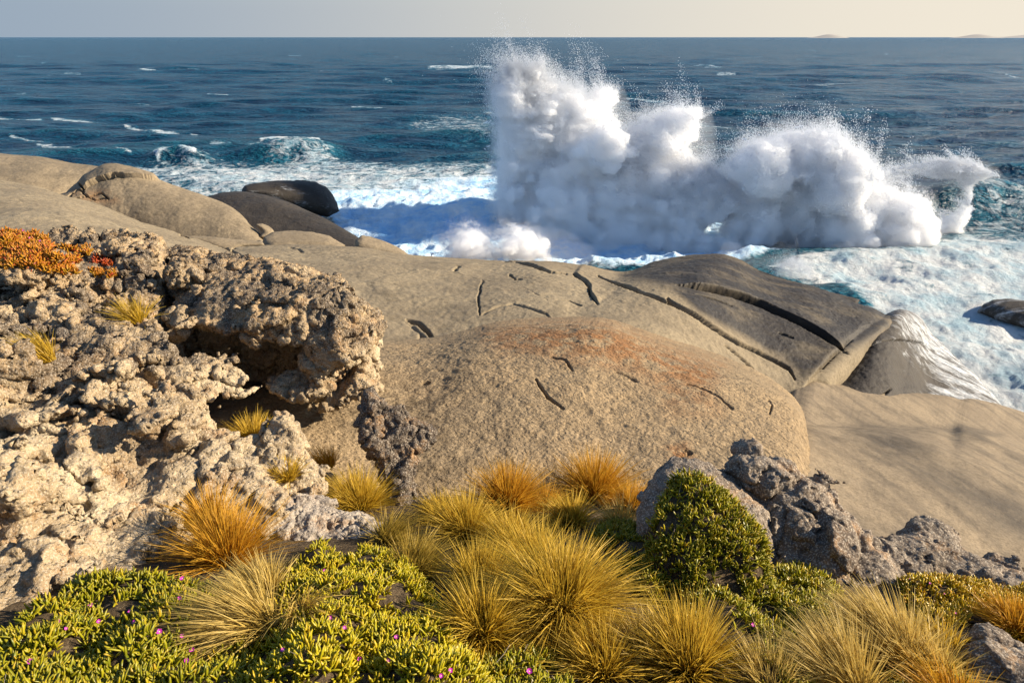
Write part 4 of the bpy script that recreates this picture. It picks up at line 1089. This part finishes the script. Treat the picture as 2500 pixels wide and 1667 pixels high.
# ================================================================ succulent mats
_ring = np.array([[math.cos(q), math.sin(q)] for q in (R(90), R(210), R(330))])
_st = [(0, .55), (.25, .95), (.6, 1.0), (.88, .62)]
def leaves(P, N, n_per, rg, L=(.045, .085), wd=.0085, tilt=1.0, sun_bias=None):
    """finger leaves in small tufts: P, N = where each tuft stands and which way it grows"""
    m = len(P) * n_per
    Pp = np.repeat(P, n_per, 0) + rg.normal(0, .010, (m, 3)); Nn = np.repeat(N, n_per, 0)
    D = Nn + rg.normal(0, 1, (m, 3)) * tilt * .62; D /= np.linalg.norm(D, axis=1, keepdims=True)
    X_ = np.cross(D, rg.normal(0, 1, (m, 3))); X_ /= np.linalg.norm(X_, axis=1, keepdims=True) + 1e-9
    Y2 = np.cross(D, X_)
    ln = rg.uniform(L[0], L[1], m); ww = wd * rg.uniform(.75, 1.25, m); cv = rg.uniform(-.1, .35, m) * ln
    vs, al = [], []
    for s, w_ in _st:
        ctr = Pp + D * (ln * s)[:, None] + X_ * (cv * s * s)[:, None]
        for c in _ring:
            vs.append(ctr + (X_ * c[0] + Y2 * c[1]) * (ww * w_)[:, None]); al.append(np.full(m, s))
    vs.append(Pp + D * ln[:, None] + X_ * cv[:, None]); al.append(np.ones(m))
    V = np.stack(vs, 1).reshape(-1, 3); al = np.stack(al, 1).ravel(); K = 13
    b = (np.arange(m) * K)[:, None]
    Q = []
    for lv in range(3):
        for c in range(3):
            c2 = (c + 1) % 3
            Q.append(b + np.array([[lv * 3 + c, lv * 3 + c2, lv * 3 + 3 + c2, lv * 3 + 3 + c]]))
    Tt = [b + np.array([[9 + c, 9 + (c + 1) % 3, 12]]) for c in range(3)]
    tuft = np.repeat(rg.random(len(P)), n_per); tint = np.clip(.55 * tuft + .45 * rg.random(m), 0, 1)
    return V, [np.concatenate(Q), np.concatenate(Tt)], np.repeat(tint, K), al

def flower(parent, P, N, rg, r=.02):
    n = 14; N = N / np.linalg.norm(N)
    X_ = np.cross(N, [.3, .8, .1]); X_ /= np.linalg.norm(X_); Y2 = np.cross(N, X_)
    V, F = [], []
    for i in range(n):
        a = 2 * math.pi * i / n + rg.normal(0, .1); u = X_ * math.cos(a) + Y2 * math.sin(a); v = np.cross(N, u)
        k = len(V); rr = r * rg.uniform(.85, 1.15)
        V += [P + u * .15 * rr - v * .08 * rr, P + u * .15 * rr + v * .08 * rr, P + u * .75 * rr + v * .19 * rr + N * .25 * rr, P + u * rr + N * .42 * rr, P + u * .75 * rr - v * .19 * rr + N * .25 * rr]
        F.append([k, k + 1, k + 2, k + 3]); F.append([k, k + 3, k + 4, k])
    Fq = [f for f in F if len(set(f)) == 4]; Ft = [f[:3] for f in F if len(set(f)) == 3]
    o = mk('flower', np.array(V), [np.array(Fq), np.array(Ft)], M_PETAL, parent)
    a = np.linspace(0, 2 * math.pi, 9)[:-1]
    E = [P + N * .30 * r] + [P + (X_ * math.cos(q) + Y2 * math.sin(q)) * .26 * r + N * .16 * r for q in a]
    mk('flower_eye', np.array(E), np.array([[0, 1 + i, 1 + (i + 1) % 8] for i in range(8)]), M_EYE, o)

def twigs(parent, P, rg, n=30):
    V, F = [], []
    for i in range(n):
        p = P[rg.integers(len(P))] + rg.normal(0, .02, 3); d = rg.normal(0, 1, 3); d[2] = abs(d[2]) * .4; d /= np.linalg.norm(d)
        L = rg.uniform(.05, .14); w_ = .0022
        u = np.cross(d, [0, .3, 1]); u /= np.linalg.norm(u); v = np.cross(d, u); k = len(V)
        bend = rg.normal(0, .03, 3)
        for s in (0, .5, 1):
            c = p + d * L * s + bend * s * s
            V += [c + u * w_, c - u * w_ * .5 + v * w_ * .87, c - u * w_ * .5 - v * w_ * .87]
        for lv in (0, 3):
            for c in range(3): F.append([k + lv + c, k + lv + (c + 1) % 3, k + lv + 3 + (c + 1) % 3, k + lv + 3 + c])
    mk('dead_stems', np.array(V), np.array(F), M_TWIG, parent)['kind'] = 'stuff'

def sample_mesh(V, F, n, rg):
    tri = np.concatenate([F[:, [0, 1, 2]], F[:, [0, 2, 3]]])
    a, b, c = V[tri[:, 0]], V[tri[:, 1]], V[tri[:, 2]]
    cr = np.cross(b - a, c - a); ar = np.linalg.norm(cr, axis=1)
    k = rg.choice(len(tri), n, p=ar / ar.sum()); u = np.sqrt(rg.random(n))[:, None]; v = rg.random(n)[:, None]
    N = cr[k] / (ar[k][:, None] + 1e-12)
    return a[k] * (1 - u) + b[k] * (u * (1 - v)) + c[k] * (u * v), N

def mat_flat(poly, label, mat, dens=520, n_per=5, H=.16, Rm=.30, seed=0, flowers=(), L=(.045, .085), wd=.0085, name='ice_plant_mat', gaps=.25, fsize=.02, ntw=20):
    rg = np.random.default_rng(seed + 40)
    P = ground_hit(*np.asarray(poly, float).T)[:, :2]
    lo, hi = P.min(0), P.max(0); st = .03
    x, y = np.meshgrid(np.arange(lo[0] - .1, hi[0] + .1, st), np.arange(lo[1] - .1, hi[1] + .1, st), indexing='ij')
    sd_ = poly_sd(x, y, P)
    Q = np.stack([x, y, 0 * x], -1)
    sd_ = sd_ + .10 * fbm(Q, 3.5, 3, .5, 4.)
    bump_ = .75 + .9 * fbm(Q, 2.6, 3)
    z = zg(x, y) - .06 + (H * np.sqrt(np.clip(sd_ / Rm, 0, 1)) * bump_ + .05) * (sd_ > 0)
    V = np.stack([x, y, z], -1).reshape(-1, 3); F = grid_faces(*x.shape)
    ok = (sd_.ravel() > 0)[F].all(1); F = F[ok]
    return _mat(V, F, label, mat, dens, n_per, rg, flowers, L, wd, name, gaps, fsize, ntw)

def _mat(V, F, label, mat, dens, n_per, rg, flowers, L, wd, name, gaps, fsize, ntw, keep=None):
    a = np.linalg.norm(np.cross(V[F[:, 2]] - V[F[:, 0]], V[F[:, 3]] - V[F[:, 1]]), axis=1).sum() / 2
    Pt, Nt = sample_mesh(V, F, int(a * dens), rg)
    g = fbm(Pt, 4.0, 3, .5, 2.)
    ok = g > -.5 + gaps
    if keep is not None: ok &= keep(Pt, Nt)
    Pt, Nt = Pt[ok], Nt[ok]
    Nt = Nt + np.array([.15, 0, .45]); Nt /= np.linalg.norm(Nt, axis=1, keepdims=True)
    base = Pt.mean(0)
    root = empty(name, base); tag(root, label, 'ice plant', 'succulent mats spreading over the slope')
    mk('stem_layer', V - base, F, M_SOIL, root)
    LVt, LFt, tint, al = leaves(Pt - base + Nt * .004, Nt, n_per, rg, L, wd)
    mk('leaves', LVt, LFt, mat, root, attrs={'tint': tint, 'along': al})
    if ntw: twigs(root, Pt - base, rg, ntw)
    if len(flowers):
        fx, fy = proj(Pt)
        for (x, y) in flowers:
            i = np.argmin((fx - x)**2 + (fy - y)**2)
            flower(root, Pt[i] - base + Nt[i] * (L[1] * .8), Nt[i] * .6 + np.array([.1, -.6, .5]), rg, fsize * rg.uniform(.55, .95))
    return root

FL_L = [(140, 1545), (158, 1564), (238, 1535), (309, 1517), (335, 1545), (377, 1570), (439, 1571), (461, 1622), (459, 1648), (78, 1641), (217, 1500), (440, 1437), (437, 1493)]
mat_flat([(-80, 1700), (-60, 1600), (20, 1560), (70, 1500), (150, 1470), (190, 1440), (260, 1425), (330, 1420), (420, 1430), (480, 1440), (560, 1440), (640, 1500), (660, 1600), (640, 1760), (-80, 1800)],
         'dark green ice plant mat dotted with magenta flowers, bottom left below the outcrop', M_LEAF_G, 430, 5, .16, .28, 1, FL_L, (.05, .10), .0095)
FL_C = [(797, 1410), (800, 1520), (837, 1560), (970, 1577), (698, 1626), (863, 1644), (966, 1638), (1050, 1655), (1087, 1662)]
mat_flat([(600, 1720), (610, 1600), (640, 1500), (690, 1440), (720, 1380), (760, 1350), (800, 1340), (840, 1390), (900, 1360), (960, 1370), (1010, 1400), (1050, 1450), (1080, 1520), (1120, 1580), (1160, 1640), (1200, 1720), (1100, 1800), (640, 1800)],
         'bright yellow green ice plant mat spilling down from the pale whitish rock', M_LEAF_YG, 480, 5, .30, .40, 2, FL_C, (.045, .09), .0085)
mat_flat([(1080, 1760), (1140, 1650), (1190, 1610), (1270, 1600), (1340, 1600), (1400, 1640), (1420, 1760)],
         'patch of deep green ice plant below the two spiky tussocks', M_LEAF_G, 560, 5, .12, .2, 3, [(1150, 1650), (1290, 1660)], (.04, .08), .0075)
mat_flat([(1430, 1320), (1480, 1275), (1560, 1290), (1620, 1330), (1660, 1400), (1660, 1480), (1560, 1480), (1500, 1420)],
         'shaded ice plant between the largest tussock and the tall hummock', M_LEAF_G, 560, 5, .16, .22, 4, (), (.05, .09), .0075)
mat_flat([(1640, 1500), (1700, 1440), (1800, 1430), (1890, 1400), (1930, 1350), (1990, 1390), (2050, 1440), (2040, 1540), (1990, 1620), (1980, 1720), (1820, 1740), (1720, 1660)],
         'green ice plant spread between the tall hummock and the straw tussock', M_LEAF_G, 560, 5, .18, .3, 5, [(1825, 1545)], (.05, .09), .0075)
mat_flat([(2190, 1440), (2225, 1412), (2300, 1418), (2380, 1425), (2460, 1435), (2560, 1455), (2640, 1540), (2560, 1580), (2450, 1560), (2380, 1530), (2300, 1540), (2250, 1520), (2215, 1480)],
         'yellow ice plant mat at the right edge below the flat dark rock', M_LEAF_Y, 760, 5, .12, .22, 6, [(2225, 1430), (2265, 1440), (2300, 1450), (2365, 1500), (2325, 1505), (2400, 1485), (2490, 1505)], (.04, .07), .007, fsize=.011)
mat_flat([(2405, 1440), (2440, 1430), (2480, 1455), (2520, 1480), (2560, 1500), (2500, 1510), (2440, 1475), (2410, 1460)],
         'small orange tinged ice plant clump against the flat dark rock', M_LEAF_Y, 700, 5, .12, .16, 7, (), (.045, .07), .007)
mat_flat([(2140, 1640), (2200, 1590), (2260, 1590), (2330, 1640), (2400, 1700), (2160, 1760)],
         'green ice plant in the dry grass near the lower right corner', M_LEAF_G, 560, 5, .14, .18, 8, (), (.045, .08), .0075)
# tall hummock draped over the dark rock
HP = [(1600, 1500), (1590, 1400), (1600, 1300), (1615, 1230), (1650, 1200), (1670, 1170), (1700, 1160), (1735, 1175), (1770, 1210), (1800, 1245), (1840, 1290), (1870, 1330), (1860, 1370), (1865, 1420), (1850, 1480), (1800, 1520), (1700, 1540)]
HV, HF = inflate(HP, 4.75, (.30, .35), .34, (.05, .5), .03, .14, 2.6)
rg_ = np.random.default_rng(77)
_mat(HV, HF, 'tall rounded ice plant hummock draped over the dark grey rock', M_LEAF_G, 560, 5, rg_, (), (.05, .09), .0075, 'ice_plant_hummock', .14, .02, 90, lambda P, N: N[:, 1] < .75)
# small mats lying on the outcrop
def mat_on_rock(polys, label, mat, n, n_per=5, L=(.05, .085), wd=.0085, seed=0, flowers=0):
    rg = np.random.default_rng(seed + 300); Pt, Nt = [], []
    for poly in polys:
        poly = np.asarray(poly, float); lo, hi = poly.min(0), poly.max(0)
        q = rg.uniform(lo, hi, (int(n * 4), 2)); q = q[poly_sd(q[:, 0], q[:, 1], poly) + 8 * rg.standard_normal(len(q)) * .7 > 0][:n]
        for a_, b_ in q:
            h_, n_ = lime_hit(a_, b_)
            if h_ is not None: Pt.append(h_); Nt.append(n_)
    Pt = np.array(Pt); Nt = np.array(Nt); Nt = Nt * .5 + np.array([.1, 0, .9]); Nt /= np.linalg.norm(Nt, axis=1, keepdims=True)
    base = Pt.mean(0)
    LVt, LFt, tint, al = leaves(Pt - base, Nt, n_per, rg, L, wd)
    root = empty('ice_plant_mat', base)
    mk('leaves', LVt, LFt, mat, root, attrs={'tint': tint, 'along': al})
    if flowers:
        for i in rg.choice(len(Pt), flowers): flower(root, Pt[i] - base + Nt[i] * L[1] * .8, np.array([0, -.5, .8]), rg, .02)
    return tag(root, label, 'ice plant', 'succulent mats spreading over the slope')
mat_on_rock([[(-30, 575), (30, 562), (90, 568), (115, 590), (125, 620), (160, 640), (190, 668), (160, 672), (90, 650), (40, 645), (-30, 650)]],
            'orange and red ice plant mat on top of the outcrop at the left edge', M_LEAF_OR, 900, 5, (.07, .12), .013, 1, 9)
mat_on_rock([[(130, 600), (170, 600), (225, 615), (215, 625), (160, 612)], [(160, 630), (195, 632), (195, 642), (165, 640)]], 'thin strip of yellowing ice plant right of the orange mat', M_LEAF_OR, 60, 4, (.06, .1), .011, 2)
mat_on_rock([[(225, 640), (240, 628), (262, 632), (276, 645), (255, 652)]], 'small red ice plant clump on the outcrop', M_LEAF_RED, 70, 5, (.06, .1), .011, 3)
mat_on_rock([[(215, 660), (240, 662), (285, 675), (270, 682), (235, 672)]], 'low yellow ice plant strip along a ledge of the outcrop', M_LEAF_OR, 50, 4, (.06, .09), .010, 4)

# ================================================================ every tussock
def T_(*a, **k): return tussock(*a, **k)
def lime_at(px, py, Y):
    h_, n_ = lime_hit(px, py); return h_ if h_ is not None else at(px, py, Y)
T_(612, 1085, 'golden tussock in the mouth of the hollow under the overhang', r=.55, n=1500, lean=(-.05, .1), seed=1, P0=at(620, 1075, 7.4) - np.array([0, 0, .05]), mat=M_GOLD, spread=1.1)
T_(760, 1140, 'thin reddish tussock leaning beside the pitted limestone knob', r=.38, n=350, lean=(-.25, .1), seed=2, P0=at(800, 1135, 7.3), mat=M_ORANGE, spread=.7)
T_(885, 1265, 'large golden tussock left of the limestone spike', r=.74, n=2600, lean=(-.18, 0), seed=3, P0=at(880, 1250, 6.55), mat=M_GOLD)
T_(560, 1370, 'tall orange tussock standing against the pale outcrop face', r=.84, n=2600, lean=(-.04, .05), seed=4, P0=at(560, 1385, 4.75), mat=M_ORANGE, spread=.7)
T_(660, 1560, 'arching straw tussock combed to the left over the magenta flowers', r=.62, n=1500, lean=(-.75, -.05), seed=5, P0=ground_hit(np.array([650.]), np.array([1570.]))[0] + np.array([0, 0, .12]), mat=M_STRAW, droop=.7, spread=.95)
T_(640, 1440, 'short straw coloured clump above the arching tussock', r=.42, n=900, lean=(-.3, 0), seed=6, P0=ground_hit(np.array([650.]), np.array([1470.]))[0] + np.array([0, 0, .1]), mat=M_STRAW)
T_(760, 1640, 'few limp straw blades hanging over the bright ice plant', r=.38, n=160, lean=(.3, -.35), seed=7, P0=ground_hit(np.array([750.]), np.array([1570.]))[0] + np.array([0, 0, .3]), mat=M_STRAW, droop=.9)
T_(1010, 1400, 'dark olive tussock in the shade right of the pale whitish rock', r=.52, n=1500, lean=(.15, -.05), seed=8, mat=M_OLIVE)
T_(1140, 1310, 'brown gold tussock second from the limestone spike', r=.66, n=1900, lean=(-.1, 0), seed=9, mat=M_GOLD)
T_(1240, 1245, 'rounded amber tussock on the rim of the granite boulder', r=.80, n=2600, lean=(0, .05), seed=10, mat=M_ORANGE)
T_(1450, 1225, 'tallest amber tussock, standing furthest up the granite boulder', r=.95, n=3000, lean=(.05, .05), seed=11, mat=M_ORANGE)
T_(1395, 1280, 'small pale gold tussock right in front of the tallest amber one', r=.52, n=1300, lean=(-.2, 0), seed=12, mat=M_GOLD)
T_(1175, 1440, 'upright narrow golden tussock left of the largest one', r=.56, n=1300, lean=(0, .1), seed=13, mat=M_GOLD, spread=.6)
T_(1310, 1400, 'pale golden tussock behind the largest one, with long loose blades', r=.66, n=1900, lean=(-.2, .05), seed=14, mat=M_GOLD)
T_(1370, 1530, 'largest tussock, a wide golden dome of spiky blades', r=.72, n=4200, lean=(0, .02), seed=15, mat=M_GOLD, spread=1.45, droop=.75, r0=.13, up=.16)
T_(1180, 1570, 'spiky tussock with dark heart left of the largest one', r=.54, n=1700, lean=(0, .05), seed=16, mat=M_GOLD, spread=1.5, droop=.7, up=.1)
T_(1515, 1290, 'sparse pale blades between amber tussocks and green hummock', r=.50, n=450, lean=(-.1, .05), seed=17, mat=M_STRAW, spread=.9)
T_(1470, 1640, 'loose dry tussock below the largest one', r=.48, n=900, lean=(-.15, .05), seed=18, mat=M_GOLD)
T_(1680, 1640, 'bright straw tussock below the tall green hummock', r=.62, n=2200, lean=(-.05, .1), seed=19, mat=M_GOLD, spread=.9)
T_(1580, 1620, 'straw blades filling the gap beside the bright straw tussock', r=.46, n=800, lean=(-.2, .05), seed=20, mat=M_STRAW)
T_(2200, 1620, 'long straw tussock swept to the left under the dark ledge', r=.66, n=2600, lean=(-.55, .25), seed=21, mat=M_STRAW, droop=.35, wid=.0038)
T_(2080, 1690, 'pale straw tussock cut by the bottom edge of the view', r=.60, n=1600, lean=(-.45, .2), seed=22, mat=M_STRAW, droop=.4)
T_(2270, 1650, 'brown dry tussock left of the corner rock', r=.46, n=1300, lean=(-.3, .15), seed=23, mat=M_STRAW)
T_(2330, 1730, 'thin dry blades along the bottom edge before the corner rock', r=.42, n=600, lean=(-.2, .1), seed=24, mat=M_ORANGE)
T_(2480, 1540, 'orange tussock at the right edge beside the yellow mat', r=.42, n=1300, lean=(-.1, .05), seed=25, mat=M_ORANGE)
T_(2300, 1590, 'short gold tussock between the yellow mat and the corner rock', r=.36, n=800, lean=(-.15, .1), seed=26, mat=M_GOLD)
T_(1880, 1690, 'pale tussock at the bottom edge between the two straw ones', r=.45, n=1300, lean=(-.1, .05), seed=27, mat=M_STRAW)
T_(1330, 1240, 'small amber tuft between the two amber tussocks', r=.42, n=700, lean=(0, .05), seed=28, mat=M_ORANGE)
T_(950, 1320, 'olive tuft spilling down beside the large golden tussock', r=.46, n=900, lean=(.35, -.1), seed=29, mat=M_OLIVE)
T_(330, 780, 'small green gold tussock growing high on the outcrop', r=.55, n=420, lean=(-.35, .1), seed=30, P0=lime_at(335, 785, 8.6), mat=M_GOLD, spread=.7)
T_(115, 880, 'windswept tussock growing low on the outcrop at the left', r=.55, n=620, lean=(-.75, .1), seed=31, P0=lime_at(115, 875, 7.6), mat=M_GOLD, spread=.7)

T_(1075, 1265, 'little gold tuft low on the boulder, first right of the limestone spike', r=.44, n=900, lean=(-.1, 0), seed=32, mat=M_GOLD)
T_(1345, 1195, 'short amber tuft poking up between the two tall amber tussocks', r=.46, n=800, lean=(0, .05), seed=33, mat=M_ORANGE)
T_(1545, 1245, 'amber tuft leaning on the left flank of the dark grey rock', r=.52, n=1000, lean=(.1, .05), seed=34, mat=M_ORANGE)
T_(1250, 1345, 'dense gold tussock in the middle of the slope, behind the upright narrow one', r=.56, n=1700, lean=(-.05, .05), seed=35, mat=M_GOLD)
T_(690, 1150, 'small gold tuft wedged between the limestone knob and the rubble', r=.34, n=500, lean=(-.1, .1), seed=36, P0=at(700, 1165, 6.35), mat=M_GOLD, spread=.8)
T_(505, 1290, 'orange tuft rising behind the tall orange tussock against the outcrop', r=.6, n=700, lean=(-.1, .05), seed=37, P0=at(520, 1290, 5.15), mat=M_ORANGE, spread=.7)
